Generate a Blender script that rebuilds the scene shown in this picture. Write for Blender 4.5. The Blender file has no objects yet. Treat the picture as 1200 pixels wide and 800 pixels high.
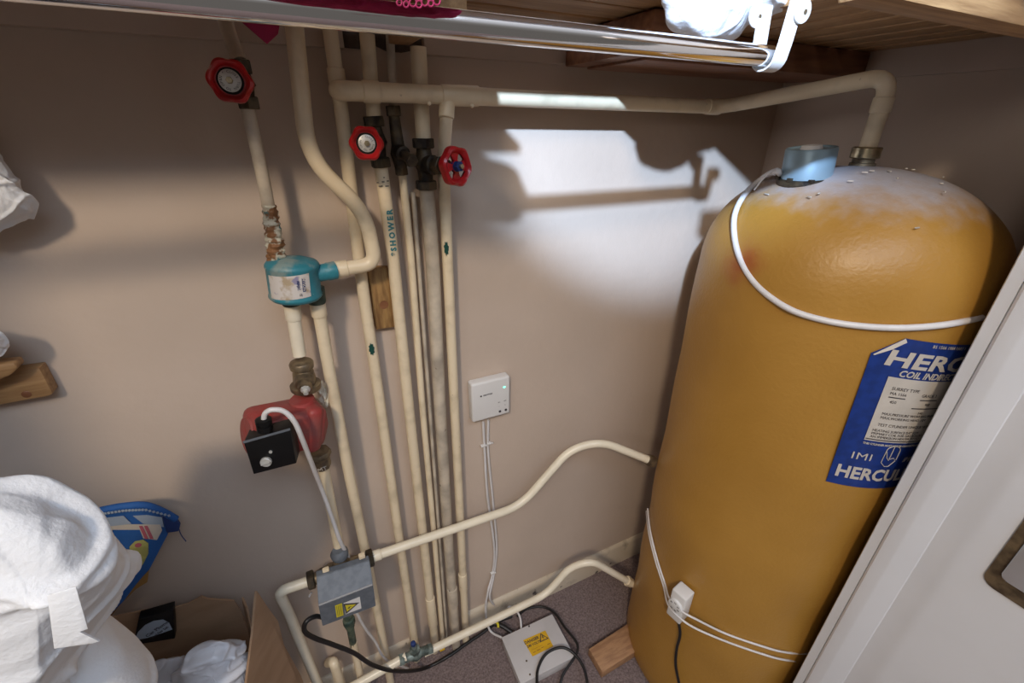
import bpy, bmesh, math, random
from mathutils import Vector, Matrix, noise
random.seed(7)
SC = bpy.context.scene
COL = SC.collection
V = Vector
# ------------------------------------------------------------------ camera geometry
F = 516.0
CAM = V((0.0, -0.88, 1.55))
Zc = V((10, -1040, -516)).normalized()
Xc = V((1185, -245, 516)); Xc = (Xc - Zc * Xc.dot(Zc)).normalized()
Yc = Zc.cross(Xc)

def ray(px, py):
    r = V((px - 600, py - 400, F))
    return V((r.dot(Xc), r.dot(Yc), r.dot(Zc)))
def W(px, py, off=0.0):            # point on the plane `off` metres in front of the back wall
    d = ray(px, py); return CAM + d * ((-off - CAM.y) / d.y)
def PX(px, py, x):
    d = ray(px, py); return CAM + d * ((x - CAM.x) / d.x)
def PZ(px, py, z):
    d = ray(px, py); return CAM + d * ((z - CAM.z) / d.z)
TC = V((0.965, -0.380, 0)); TR = 0.25
def PT(px, py, R=TR):              # point on the upright tank side
    d = ray(px, py); ox, oy = CAM.x - TC.x, CAM.y - TC.y
    a = d.x**2 + d.y**2; b = 2 * (ox * d.x + oy * d.y); c = ox**2 + oy**2 - R * R
    q = max(b * b - 4 * a * c, 0.0)
    return CAM + d * ((-b - math.sqrt(q)) / (2 * a))

# ------------------------------------------------------------------ materials
def node(nt, t, **kw):
    n = nt.nodes.new(t)
    for k, v in kw.items(): setattr(n, k, v)
    return n
def mat(name, col, rough=0.5, metal=0.0, var=0.0, vscale=8.0, bump=0.0, bscale=60.0, col2=None, mix=(0.4, 0.6),
        stretch=(1, 1, 1), emit=None, estr=0.0, spec=0.5, coat=0.0, speck=None, sss=0.0, tra=0.0, speck_t=0.66, speck_s=70):
    m = bpy.data.materials.new(name); m.use_nodes = True
    nt = m.node_tree; b = nt.nodes['Principled BSDF']
    b.inputs['Roughness'].default_value = rough
    b.inputs['Metallic'].default_value = metal
    b.inputs['Specular IOR Level'].default_value = spec
    b.inputs['Coat Weight'].default_value = coat
    tc = node(nt, 'ShaderNodeTexCoord'); mp = node(nt, 'ShaderNodeMapping')
    mp.inputs['Scale'].default_value = stretch
    nt.links.new(tc.outputs['Object'], mp.inputs['Vector'])
    n1 = node(nt, 'ShaderNodeTexNoise'); n1.inputs['Scale'].default_value = vscale; n1.inputs['Detail'].default_value = 6
    nt.links.new(mp.outputs['Vector'], n1.inputs['Vector'])
    cr = node(nt, 'ShaderNodeValToRGB')
    c2 = col2 if col2 else tuple(max(0, c * (1 - var)) for c in col)
    cr.color_ramp.elements[0].position = mix[0]; cr.color_ramp.elements[1].position = mix[1]
    cr.color_ramp.elements[0].color = (*c2, 1); cr.color_ramp.elements[1].color = (*col, 1)
    nt.links.new(n1.outputs['Fac'], cr.inputs['Fac'])
    out = cr.outputs['Color']
    if speck:
        n3 = node(nt, 'ShaderNodeTexNoise'); n3.inputs['Scale'].default_value = speck_s; n3.inputs['Detail'].default_value = 3
        nt.links.new(tc.outputs['Object'], n3.inputs['Vector'])
        r3 = node(nt, 'ShaderNodeValToRGB'); r3.color_ramp.elements[0].position = speck_t; r3.color_ramp.elements[1].position = speck_t + 0.05
        nt.links.new(n3.outputs['Fac'], r3.inputs['Fac'])
        mx = node(nt, 'ShaderNodeMixRGB'); nt.links.new(r3.outputs['Color'], mx.inputs['Fac'])
        nt.links.new(out, mx.inputs['Color1']); mx.inputs['Color2'].default_value = (*speck, 1); out = mx.outputs['Color']
    nt.links.new(out, b.inputs['Base Color'])
    if bump:
        n2 = node(nt, 'ShaderNodeTexNoise'); n2.inputs['Scale'].default_value = bscale; n2.inputs['Detail'].default_value = 4
        nt.links.new(mp.outputs['Vector'], n2.inputs['Vector'])
        bp = node(nt, 'ShaderNodeBump'); bp.inputs['Strength'].default_value = bump; bp.inputs['Distance'].default_value = 0.004
        nt.links.new(n2.outputs['Fac'], bp.inputs['Height']); nt.links.new(bp.outputs['Normal'], b.inputs['Normal'])
    if emit:
        b.inputs['Emission Color'].default_value = (*emit, 1); b.inputs['Emission Strength'].default_value = estr
    return m
M = {}
M['wall'] = mat('wall_paint', (.56, .455, .375), .75, var=.07, vscale=3, bump=.25, bscale=45)
M['board'] = mat('painted_board', (.50, .40, .33), .6, var=.1, vscale=5, bump=.1)
M['skirt'] = mat('skirting_paint', (.60, .52, .41), .4, col2=(.33, .28, .22), mix=(.3, .42), vscale=14, bump=.15, speck=(.10, .08, .07), speck_t=.68, speck_s=26)
M['pipe'] = mat('pipe_paint', (.78, .66, .47), .32, col2=(.62, .52, .36), mix=(.3, .5), vscale=18, bump=.12, bscale=60, speck=(.25, .18, .12), speck_t=.74, speck_s=55)
M['pipew'] = mat('pipe_paint_fresh', (.84, .76, .60), .28, var=.08, vscale=18, bump=.1, bscale=60)
M['piped'] = mat('pipe_paint_dull', (.60, .52, .41), .42, col2=(.36, .31, .25), mix=(.36, .6), vscale=16, bump=.15, speck=(.13, .10, .08), speck_t=.72, speck_s=50)
M['rust'] = mat('flaking_corrosion', (.55, .52, .42), .7, col2=(.22, .10, .04), mix=(.47, .53), vscale=55, bump=1, bscale=120, speck=(.05, .18, .19), speck_t=.6, speck_s=45)
M['darkbrass'] = mat('tarnished_brass', (.10, .075, .045), .5, metal=.6, col2=(.025, .02, .018), vscale=35, bump=.4)
M['brass'] = mat('dull_brass', (.27, .205, .125), .48, metal=.6, col2=(.12, .09, .06), vscale=40, bump=.25)
M['brassn'] = mat('bright_brass', (.62, .52, .34), .3, metal=.9, var=.4, vscale=60)
M['red'] = mat('red_wheel_enamel', (.50, .012, .016), .28, col2=(.30, .008, .010), vscale=30, bump=.1, speck=(.10, .02, .02), speck_t=.7)
M['pump'] = mat('dusty_red_casting', (.34, .03, .028), .55, col2=(.25, .07, .062), mix=(.42, .7), vscale=22, bump=.35, bscale=90)
M['silver'] = mat('silver_badge', (.62, .62, .60), .4, metal=.4, var=.1)
M['steel'] = mat('galvanised_steel', (.15, .17, .20), .6, metal=.25, col2=(.12, .138, .165), vscale=60, bump=.05)
M['steeledge'] = mat('polished_steel_edge', (.75, .78, .82), .25, metal=.7)
M['chrome'] = mat('chrome', (.86, .86, .88), .09, metal=1.0, var=.03)
M['black'] = mat('black_plastic', (.006, .006, .007), .45, var=.3, spec=.3)
M['cableb'] = mat('black_cable', (.012, .011, .012), .45, var=.3)
M['white'] = mat('white_plastic', (.72, .71, .70), .4, var=.04)
M['cable'] = mat('white_cable_sheath', (.70, .68, .68), .4, var=.08, vscale=30)
M['boxw'] = mat('grey_white_enamel', (.58, .56, .56), .5, var=.08, vscale=12, speck=(.35, .24, .12), speck_t=.76, speck_s=22)
M['teal'] = mat('teal_enamel', (.03, .21, .27), .45, col2=(.22, .30, .29), mix=(.36, .44), vscale=22, bump=.4, speck=(.60, .58, .50), speck_t=.68, speck_s=45)
M['green'] = mat('green_tarnish', (.022, .05, .04), .6, col2=(.10, .12, .08), vscale=40, bump=.4)
M['verdi'] = mat('verdigris_brass', (.24, .29, .27), .5, metal=.3, col2=(.07, .09, .08), vscale=45, bump=.3)
M['wood'] = mat('pine', (.40, .235, .105), .55, col2=(.24, .125, .05), mix=(.35, .65), vscale=10, stretch=(1, 12, 12), bump=.2, bscale=25)
M['woody'] = mat('pine_along_depth', (.42, .245, .11), .55, col2=(.27, .145, .06), mix=(.35, .65), vscale=10, stretch=(12, 1, 12), bump=.2, bscale=25)
M['beam'] = mat('red_brown_beam', (.25, .105, .045), .5, col2=(.15, .055, .025), mix=(.35, .65), vscale=9, stretch=(1, 9, 9), bump=.15)
M['block'] = mat('rough_block', (.36, .21, .075), .7, col2=(.18, .09, .03), mix=(.35, .6), vscale=16, stretch=(6, 6, 1), bump=.4)
M['offcut'] = mat('pine_offcut', (.42, .235, .12), .6, col2=(.31, .165, .085), vscale=10, stretch=(2, 10, 10), bump=.2)
M['carpet'] = mat('grey_brown_carpet', (.265, .205, .198), .95, col2=(.15, .115, .112), mix=(.35, .65), vscale=170, bump=.9, bscale=260, spec=.1, speck=(.45, .40, .38), speck_t=.74, speck_s=180)
M['sheet'] = mat('white_cotton', (.80, .82, .86), .85, var=.02, bump=.25, bscale=220, spec=.2)
M['plastic'] = mat('white_polythene', (.72, .74, .80), .3, var=.1, bump=.4, bscale=25)
M['card'] = mat('cardboard', (.36, .225, .135), .8, col2=(.31, .19, .11), vscale=9, stretch=(1, 1, 3), bump=.15)
M['bag'] = mat('blue_fabric', (.012, .10, .36), .7, var=.25, bump=.3, bscale=200)
M['navy'] = mat('dark_blue_fabric', (.008, .03, .14), .7)
M['pale'] = mat('pale_blue_fabric', (.33, .40, .50), .7, var=.1)
M['lime'] = mat('lime_print', (.44, .44, .14), .75, var=.25, vscale=60)
M['pinkp'] = mat('pink_print', (.42, .10, .14), .75)
M['pink'] = mat('crimson_cloth', (.48, .012, .10), .7, var=.4, vscale=20)
M['orange'] = mat('tan_fabric', (.36, .19, .05), .8, var=.2)
M['foamblue'] = mat('label_blue', (.008, .035, .21), .45, var=.25, vscale=60)
M['paper'] = mat('label_paper', (.55, .50, .44), .6, var=.08, vscale=30)
M['ink'] = mat('label_ink', (.05, .045, .05), .6)
M['yellow'] = mat('warning_yellow', (.72, .42, .015), .5, var=.12, vscale=60)
M['yellow2'] = mat('warning_lemon', (.68, .58, .03), .5, var=.1)
M['greentape'] = mat('dark_green_paint', (.006, .06, .045), .5)
M['tealink'] = mat('teal_ink', (.05, .20, .22), .6)
M['frame'] = mat('gloss_door_paint', (.70, .71, .745), .3, var=.04, vscale=5, bump=.12, bscale=40)
M['capblue'] = mat('blue_grey_cap', (.30, .42, .50), .4, metal=.35, var=.06)
M['led'] = mat('green_led', (.1, .8, .5), .3, emit=(.10, 1, .60), estr=4)
M['hole'] = mat('dark_socket', (.008, .007, .006), .9)
M['plaster'] = mat('knocked_plaster', (.10, .075, .06), .9, var=.5, vscale=40, bump=1)
# foam jacket: tan foam, rusty scorch spot and settled grey dust on the crown (real dirt)
def foam_mat():
    m = mat('foam_jacket', (.43, .225, .042), .42, col2=(.36, .182, .03), mix=(.3, .7), vscale=5, bump=.22, bscale=140, spec=.5)
    nt = m.node_tree; b = nt.nodes['Principled BSDF']
    src = b.inputs['Base Color'].links[0].from_socket
    tc = [n for n in nt.nodes if n.type == 'TEX_COORD'][0]
    def spot(loc, size):
        vm = node(nt, 'ShaderNodeVectorMath', operation='DISTANCE'); vm.inputs[1].default_value = loc
        nz = node(nt, 'ShaderNodeTexNoise'); nz.inputs['Scale'].default_value = 22
        nt.links.new(tc.outputs['Object'], vm.inputs[0]); nt.links.new(tc.outputs['Object'], nz.inputs['Vector'])
        ma = node(nt, 'ShaderNodeMath', operation='MULTIPLY_ADD'); ma.inputs[1].default_value = .05; 
        nt.links.new(nz.outputs['Fac'], ma.inputs[0]); nt.links.new(vm.outputs['Value'], ma.inputs[2])
        mr = node(nt, 'ShaderNodeMapRange', interpolation_type='SMOOTHSTEP'); mr.inputs['From Min'].default_value = size + .025; mr.inputs['From Max'].default_value = .025
        nt.links.new(ma.outputs[0], mr.inputs['Value']); return mr.outputs['Result']
    s = PT(868, 310); s = s - TC; s = V((s.x*.97, s.y*.97, s.z))
    def mixin(fac, col, cur):
        mx = node(nt, 'ShaderNodeMixRGB'); nt.links.new(fac, mx.inputs['Fac']); nt.links.new(cur, mx.inputs['Color1'])
        mx.inputs['Color2'].default_value = (*col, 1); return mx.outputs['Color']
    src = mixin(spot(s, .055), (.33, .085, .02), src)
    sep = node(nt, 'ShaderNodeSeparateXYZ'); nt.links.new(tc.outputs['Object'], sep.inputs[0])
    nz = node(nt, 'ShaderNodeTexNoise'); nz.inputs['Scale'].default_value = 40; nz.inputs['Detail'].default_value = 6
    nt.links.new(tc.outputs['Object'], nz.inputs['Vector'])
    ad = node(nt, 'ShaderNodeMath', operation='MULTIPLY_ADD'); ad.inputs[1].default_value = .06
    nt.links.new(nz.outputs['Fac'], ad.inputs[0]); nt.links.new(sep.outputs['Z'], ad.inputs[2])
    mr = node(nt, 'ShaderNodeMapRange', interpolation_type='SMOOTHSTEP'); mr.inputs['From Min'].default_value = 1.435; mr.inputs['From Max'].default_value = 1.515; mr.inputs['To Max'].default_value = .9
    nt.links.new(ad.outputs[0], mr.inputs['Value'])
    src = mixin(mr.outputs['Result'], (.42, .42, .47), src)
    nt.links.new(src, b.inputs['Base Color'])
    return m
M['foam'] = foam_mat()

# ------------------------------------------------------------------ object helpers
ORG = {}
def root(name, label, cat, loc, group=None):
    o = bpy.data.objects.new(name, None); COL.objects.link(o); o.empty_display_size = .02
    o.location = loc; ORG[o.name] = V(loc); o['label'] = label; o['category'] = cat
    if group: o['group'] = group
    return o
def part(name, bm, m, parent=None, label=None, cat=None, kind=None, group=None, sharp=38, flat=False):
    bmesh.ops.recalc_face_normals(bm, faces=bm.faces[:])
    if parent is not None: org = ORG[parent.name]
    else:
        xs = [v.co.x for v in bm.verts]; ys = [v.co.y for v in bm.verts]; zs = [v.co.z for v in bm.verts]
        org = V(((min(xs) + max(xs)) / 2, (min(ys) + max(ys)) / 2, min(zs)))
    bmesh.ops.translate(bm, verts=bm.verts[:], vec=-org)
    if not flat:
        for f in bm.faces: f.smooth = True
        for e in bm.edges:
            if len(e.link_faces) == 2 and e.calc_face_angle(0) > math.radians(sharp): e.smooth = False
    me = bpy.data.meshes.new(name); bm.to_mesh(me); bm.free(); me.materials.append(M[m])
    o = bpy.data.objects.new(name, me); COL.objects.link(o)
    if parent is not None: o.parent = parent
    else: o.location = org
    ORG[o.name] = org
    if label: o['label'] = label
    if cat: o['category'] = cat
    if kind: o['kind'] = kind
    if group: o['group'] = group
    return o
def B(): return bmesh.new()
def frame(n, hint=V((0, 0, 1))):
    n = n.normalized(); a = n.cross(hint)
    if a.length < 1e-4: a = n.cross(V((1, 0, 0)))
    a.normalize(); return a, n.cross(a).normalized()
def fillet(pts, rad, n=7):
    out = [pts[0]]
    for i in range(1, len(pts) - 1):
        p, a, b = pts[i], pts[i-1], pts[i+1]
        r = rad[i-1] if isinstance(rad, (list, tuple)) else rad
        da, db = (a - p), (b - p); r = min(r, da.length * .48, db.length * .48)
        s, e = p + da.normalized() * r, p + db.normalized() * r
        for k in range(n + 1):
            t = k / n; out.append(s * (1-t)**2 + p * 2*t*(1-t) + e * t*t)
    out.append(pts[-1]); return out
def spline(pts, n=8):
    q = [pts[0]*2 - pts[1]] + list(pts) + [pts[-1]*2 - pts[-2]]; out = []
    for i in range(1, len(q) - 2):
        for k in range(n):
            t = k / n; a, b, c, d = q[i-1], q[i], q[i+1], q[i+2]
            out.append(.5 * ((2*b) + (c-a)*t + (2*a-5*b+4*c-d)*t*t + (3*b-a-3*c+d)*t**3))
    out.append(pts[-1]); return out
def tube(bm, pts, r, n=18, cap=True, wob=0):
    rs = r if isinstance(r, (list, tuple)) else [r] * len(pts)
    u = None; rings = []
    for i, p in enumerate(pts):
        t = (pts[min(i+1, len(pts)-1)] - pts[max(i-1, 0)])
        if t.length < 1e-9: t = V((0, 0, 1))
        t.normalize()
        if u is None: u, w = frame(t)
        u = (u - t * u.dot(t)).normalized(); w = t.cross(u)
        ring = []
        for k in range(n):
            a = 2*math.pi*k/n; rr = rs[i]
            d = u * math.cos(a) + w * math.sin(a)
            if wob: rr *= 1 + wob * noise.noise((p + d * rs[i]) * 90)
            ring.append(bm.verts.new(p + d * rr))
        rings.append(ring)
    for a, b in zip(rings, rings[1:]):
        for k in range(n): bm.faces.new((a[k], a[(k+1) % n], b[(k+1) % n], b[k]))
    if cap: bm.faces.new(rings[0][::-1]); bm.faces.new(rings[-1])
    return bm
def lathe(bm, p, axis, prof, n=24, cap=True):      # prof = [(height along axis, radius)]
    ax = axis.normalized(); u, w = frame(ax); rings = []
    for h, r in prof:
        rings.append([bm.verts.new(p + ax * h + (u * math.cos(2*math.pi*k/n) + w * math.sin(2*math.pi*k/n)) * max(r, 1e-4)) for k in range(n)])
    for a, b in zip(rings, rings[1:]):
        for k in range(n): bm.faces.new((a[k], a[(k+1) % n], b[(k+1) % n], b[k]))
    if cap: bm.faces.new(rings[0][::-1]); bm.faces.new(rings[-1])
    return bm
def hexnut(bm, p, axis, h, r, n=6):
    c = r * .08
    return lathe(bm, p - axis.normalized() * h/2, axis, [(0, r-c), (c, r), (h-c, r), (h, r-c)], n=n)
def bar(bm, a, b, r, n=20): return lathe(bm, a, b - a, [(0, r), ((b-a).length, r)], n=n)
def box(bm, c, s, R=None, bev=0.0, seg=2):
    g = bmesh.ops.create_cube(bm, size=1.0); vs = g['verts']
    Mx = Matrix.Translation(c) @ (R.to_4x4() if R else Matrix.Identity(4)) @ Matrix.Diagonal((*s, 1))
    bmesh.ops.transform(bm, matrix=Mx, verts=vs)
    if bev:
        es = list({e for v in vs for e in v.link_edges})
        bmesh.ops.bevel(bm, geom=es, offset=bev, segments=seg, affect='EDGES', profile=.5)
    return bm
def slab(bm, pts, vec, bev=0.0):                   # polygon extruded by a vector
    a = [bm.verts.new(p) for p in pts]; b = [bm.verts.new(p + vec) for p in pts]; n = len(pts)
    fs = [bm.faces.new(a[::-1]), bm.faces.new(b)]
    for k in range(n): fs.append(bm.faces.new((a[k], a[(k+1) % n], b[(k+1) % n], b[k])))
    if bev:
        es = list({e for f in fs for e in f.edges})
        bmesh.ops.bevel(bm, geom=es, offset=bev, segments=2, affect='EDGES', profile=.5)
    return bm
def axes(x, z):                                    # rotation with local x near x, local z = z
    z = z.normalized(); y = z.cross(x).normalized(); x = y.cross(z).normalized()
    return Matrix((x, y, z)).transposed()
def text_bm(s, size, origin, xdir, normal, ext=.0002, align='CENTER', bold=0.0, shear=0.0, sx=1.0, fn=None, sub=0, space=1.0):
    cu = bpy.data.curves.new('t', 'FONT'); cu.body = s; cu.size = size; cu.extrude = ext; cu.align_x = align; cu.align_y = 'CENTER'
    cu.offset = bold; cu.shear = shear; cu.resolution_u = 2; cu.space_character = space
    o = bpy.data.objects.new('t', cu); COL.objects.link(o)
    dg = bpy.context.evaluated_depsgraph_get(); me = bpy.data.meshes.new_from_object(o.evaluated_get(dg))
    bpy.data.objects.remove(o); bpy.data.curves.remove(cu)
    bm = bmesh.new(); bm.from_mesh(me); bpy.data.meshes.remove(me)
    if sx != 1: bmesh.ops.scale(bm, vec=(sx, 1, 1), verts=bm.verts[:])
    if fn:
        if sub: bmesh.ops.subdivide_edges(bm, edges=[e for e in bm.edges if e.calc_length() > size * .4], cuts=sub)
        for v in bm.verts: v.co = fn(v.co.x, v.co.y, v.co.z)
    else:
        R = axes(xdir, normal); bmesh.ops.transform(bm, matrix=Matrix.Translation(origin) @ R.to_4x4(), verts=bm.verts[:])
    return bm
def merge(bm, other):
    me = bpy.data.meshes.new('m'); other.to_mesh(me); other.free(); bm.from_mesh(me); bpy.data.meshes.remove(me); return bm
def structure(name, bm, m, **k): return part(name, bm, m, kind='structure', **k)
UP = V((0, 0, 1))

# ------------------------------------------------------------------ room shell
XR, XL, ZT, YF = 1.20, -1.05, 2.35, -0.80
structure('wall_back', box(B(), V(((XL+XR)/2, .05, ZT/2)), (XR-XL+.2, .10, ZT)), 'wall')
structure('wall_right', box(B(), V((XR+.05, -.45, ZT/2)), (.10, .90, ZT)), 'wall')
structure('wall_left', box(B(), V((XL-.05, -.45, ZT/2)), (.10, .90, ZT)), 'wall')
structure('floor', box(B(), V((0.1, -.75, -.03)), (2.6, 1.6, .06)), 'carpet')
structure('ceiling', box(B(), V((.075, -.45, ZT+.04)), (2.45, .90, .08)), 'wall')
structure('wall_front', box(B(), V((1.065, -.765, ZT/2)), (.30, .13, ZT)), 'wall')
structure('trim_lintel', box(B(), V((.15, -.765, 2.29)), (1.50, .13, .12)), 'frame')
structure('wall_blocker_left', box(B(), V((-.825, -.765, ZT/2)), (.45, .13, ZT)), 'wall')  # unseen wall added to dim the left of the back wall
# shelf battens painted over on the walls
xa, xb = W(403, 50, .018).x, W(497, 60, .018).x
structure('trim_back_batten_left', box(B(), V(((XL+xa)/2, -.009, 1.70)), (xa-XL, .018, .094), bev=.002), 'board')
structure('trim_back_batten_right', box(B(), V(((xb+XR)/2, -.009, 1.70)), (XR-xb-.001, .018, .094), bev=.002), 'board')
structure('trim_right_batten', box(B(), V((XR-.006, -.37, 1.69)), (.012, .72, .094), bev=.002), 'board')
# skirting boards, broken where the pipes drop through the floor
def skirting(name, x0, x1):
    bm = B(); prof = [(0, 0), (-.016, 0), (-.016, .070), (-.0125, .078), (-.0125, .086), (-.008, .094), (-.003, .098), (0, .098)]
    slab(bm, [V((x0, y, z)) for y, z in prof], V((x1-x0, 0, 0)))
    return structure(name, bm, 'skirt')
xs0 = W(548, 724, .016).x
skirting('baseboard_back', xs0, XR-.001)
skirting('baseboard_left', XL+.01, W(480, 744, .016).x)
bm = B(); box(bm, V((XR-.008, -.36, .049)), (.016, .66, .098), bev=.003); structure('baseboard_right', bm, 'skirt')

# door jamb on the right, seen from inside the opening
XJ = .885; KJ = XJ/.8
bm = B()
def jy(th, x): return -.88 + x / math.tan(math.radians(th))
prof = [(XJ+.035, jy(75.2, XJ-.008)), (XJ-.006, jy(75.25, XJ-.008)), (XJ-.009, jy(75.35, XJ-.009)),
        (XJ-.009, jy(76.30, XJ-.009)), (XJ-.0065, jy(76.36, XJ-.0065)), (XJ-.0105, jy(76.42, XJ-.0105)),
        (XJ-.0125, jy(76.6, XJ-.0125)), (XJ-.0125, jy(77.7, XJ-.0125)), (XJ-.0115, jy(78.0, XJ-.0115)), (XJ-.0015, jy(79.75, XJ)), (XJ, jy(79.85, XJ)),
        (XJ, jy(81.7, XJ)), (XJ-.0012, jy(82.1, XJ)), (XJ, jy(82.6, XJ)), (XJ, -.98), (XJ+.035, -.98)]
slab(bm, [V((x, y, 0)) for x, y in prof], V((0, 0, ZT)))
structure('trim_door_jamb', bm, 'frame', sharp=20)
structure('trim_front_face', box(B(), V((1.10, -.91, ZT/2)), (.36, .14, ZT)), 'wall')
# strike plate
sp = root('strike_plate', 'worn brass strike plate with silver latch lip screwed to the white door frame', 'strike plate', (XJ, -.82, .90))
y0, y1, z0, z1 = -.860, -.88+.080*KJ, 1.55-.588*KJ, 1.55-.445*KJ
def rrect(y0, y1, z0, z1, r, x, n=5):
    pts = []
    for cy, cz, a0 in ((y1-r, z1-r, 0), (y0+r, z1-r, 90), (y0+r, z0+r, 180), (y1-r, z0+r, 270)):
        for k in range(n+1):
            a = math.radians(a0 + 90*k/n); pts.append(V((x, cy + r*math.cos(a), cz + r*math.sin(a))))
    return pts
part('plate', slab(B(), rrect(y0, y1, z0, z1, .016, XJ-.0005), V((-.002, 0, 0)), bev=.0006), 'brass', sp)
part('bolt_hole', slab(B(), rrect(y0+.008, y1-.013, z0+.036, z1-.034, .004, XJ-.0026), V((-.0004, 0, 0))), 'hole', sp)
part('latch_lip', slab(B(), rrect(y0+.006, y1-.014, z0+.028, z1-.034, .008, XJ-.003), V((-.004, 0, 0)), bev=.0018), 'steeledge', sp, label='polished silver lip')
scb = B(); sc = PX(1181, 680, XJ-.003); lathe(scb, sc, V((-1, 0, 0)), [(0, .0062), (.001, .0058), (.0014, .003)], 20)
scw = part('screw', scb, 'brass', sp)
cb = B(); box(cb, sc + V((-.0016, 0, 0)), (.0006, .0055, .0013)); box(cb, sc + V((-.0016, 0, 0)), (.0006, .0013, .0055)); part('cross_slot', cb, 'hole', scw)

# ------------------------------------------------------------------ shelf timbers overhead
sh = root('slatted_shelf', 'pine slatted shelf section at top right with slats running from back to front', 'shelf', (.9, -.4, 1.645))
def slat(b, x0, x1, y0, y1, z, par, m): part('slat', box(B(), V(((x0+x1)/2, (y0+y1)/2, z+.007)), (x1-x0, y1-y0, .014), bev=.0015), m, par)
for k in range(9):
    x1 = XR - .016 - k*.0685; slat(None, x1-.0545, x1, -.66 if k < 8 else -.32, -.028, 1.694, sh, 'woody')  # hidden slat backs and short leftmost slat added to block stray light
part('bearer', box(B(), V(((.572+XR-.013)/2, -.115, 1.669)), (XR-.013-.572, .17, .048), bev=.002), 'beam', sh)  # hidden depth behind the front face widened to stop light leaks
part('bearer', box(B(), V(((.46+XR-.013)/2, -.592, 1.669)), (XR-.013-.46, .034, .048), bev=.002), 'wood', sh)
sj = root('slatted_shelf', 'narrow pine shelf above the wall pipes with slats running along the back wall', 'shelf', (.38, -.2, 1.65))
for yy in (-.108, -.193): slat(None, .0, .640, yy-.036, yy+.036, 1.704, sj, 'wood')
slat(None, -.95, -.002, -.144, -.072, 1.704, sj, 'wood'); slat(None, -.95, -.002, -.229, -.157, 1.704, sj, 'wood'); slat(None, -.95, -.002, -.314, -.242, 1.704, sj, 'wood'); slat(None, -.95, .187, -.395, -.325, 1.704, sj, 'wood'); slat(None, .0, .572, -.300, -.236, 1.704, sj, 'wood')  # last two slats added, mostly out of view, to bound the daylight patch
part('back_rail', box(B(), V((.08, -.013, 1.80)), (2.2, .026, .10), bev=.002), 'beam', sj)
part('joist', box(B(), V((.549, -.14, 1.675)), (.042, .24, .052), bev=.002), 'beam', sj)
part('joist', box(B(), V((.205, -.165, 1.682)), (.034, .27, .040), bev=.002), 'woody', sj)
part('joist', box(B(), V((-.5, -.26, 1.682)), (.034, .44, .040), bev=.002), 'woody', sj)

# chrome rail and its bracket
RY, RZ, RR = -.41, 1.631, .0122
rl = root('hanging_rail', 'long shiny chrome hanging rail running across the top in front of the pipes', 'rail', (-.2, RY, RZ-.0125))
bm = B(); L = [V((-1.03, RY, RZ)), V((.603, RY, RZ))]
lathe(bm, L[0], V((1, 0, 0)), [(0, RR), (L[1].x-L[0].x, RR)], 48, cap=False)
lathe(bm, L[0], V((1, 0, 0)), [(0, RR-.0012), (L[1].x-L[0].x, RR-.0012)], 48, cap=False)
part('rail_tube', bm, 'chrome', rl)
br = root('rail_bracket', 'white J shaped metal bracket holding the right end of the chrome rail', 'bracket', (.595, RY, RZ-.016))
path = []
for y, z in [(RY-.021, 1.690), (RY-.0175, RZ+.014)]: path.append((y, z))
for k in range(0, 13):
    a = math.pi + math.pi * k/12; path.append((RY + .0155*math.cos(a), RZ + .0155*math.sin(a)))
for y, z in [(RY+.0175, RZ+.014), (RY+.021, 1.690)]: path.append((y, z))
def strip(bm, path, x0, x1, th):
    ps = [V((0, y, z)) for y, z in path]; out = []
    for i, p in enumerate(ps):
        t = (ps[min(i+1, len(ps)-1)] - ps[max(i-1, 0)]).normalized(); nn = V((0, t.z, -t.y))
        out.append((p, p - nn*th))
    rings = [[bm.verts.new(V((x, q.y, q.z))) for x, q in ((x0, a), (x1, a), (x1, b), (x0, b))] for a, b in out]
    for a, b in zip(rings, rings[1:]):
        for k in range(4): bm.faces.new((a[k], a[(k+1) % 4], b[(k+1) % 4], b[k]))
    bm.faces.new(rings[0][::-1]); bm.faces.new(rings[-1])
bm = B(); strip(bm, path, .589, .613, -.0022); part('strap', bm, 'white', br)
for yy, sx in ((RY-.0225, 1), (RY+.0225, -1)):
    bm = B(); cx = .602 + (.010 if sx > 0 else -.014); pts = []
    for k in range(24):
        a = 2*math.pi*k/24; pts.append(V((cx + .0145*math.cos(a), yy, 1.677 + .0135*math.sin(a))))
    slab(bm, pts, V((0, -.0022, 0)), bev=.0005); tab = part('fixing_tab', bm, 'white', br)
    bm = B(); lathe(bm, V((cx+.004, yy-.0021, 1.676)), V((0, -1, 0)), [(0, .003), (.0006, .003)], 16); part('screw_hole', bm, 'brass', tab)

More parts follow.
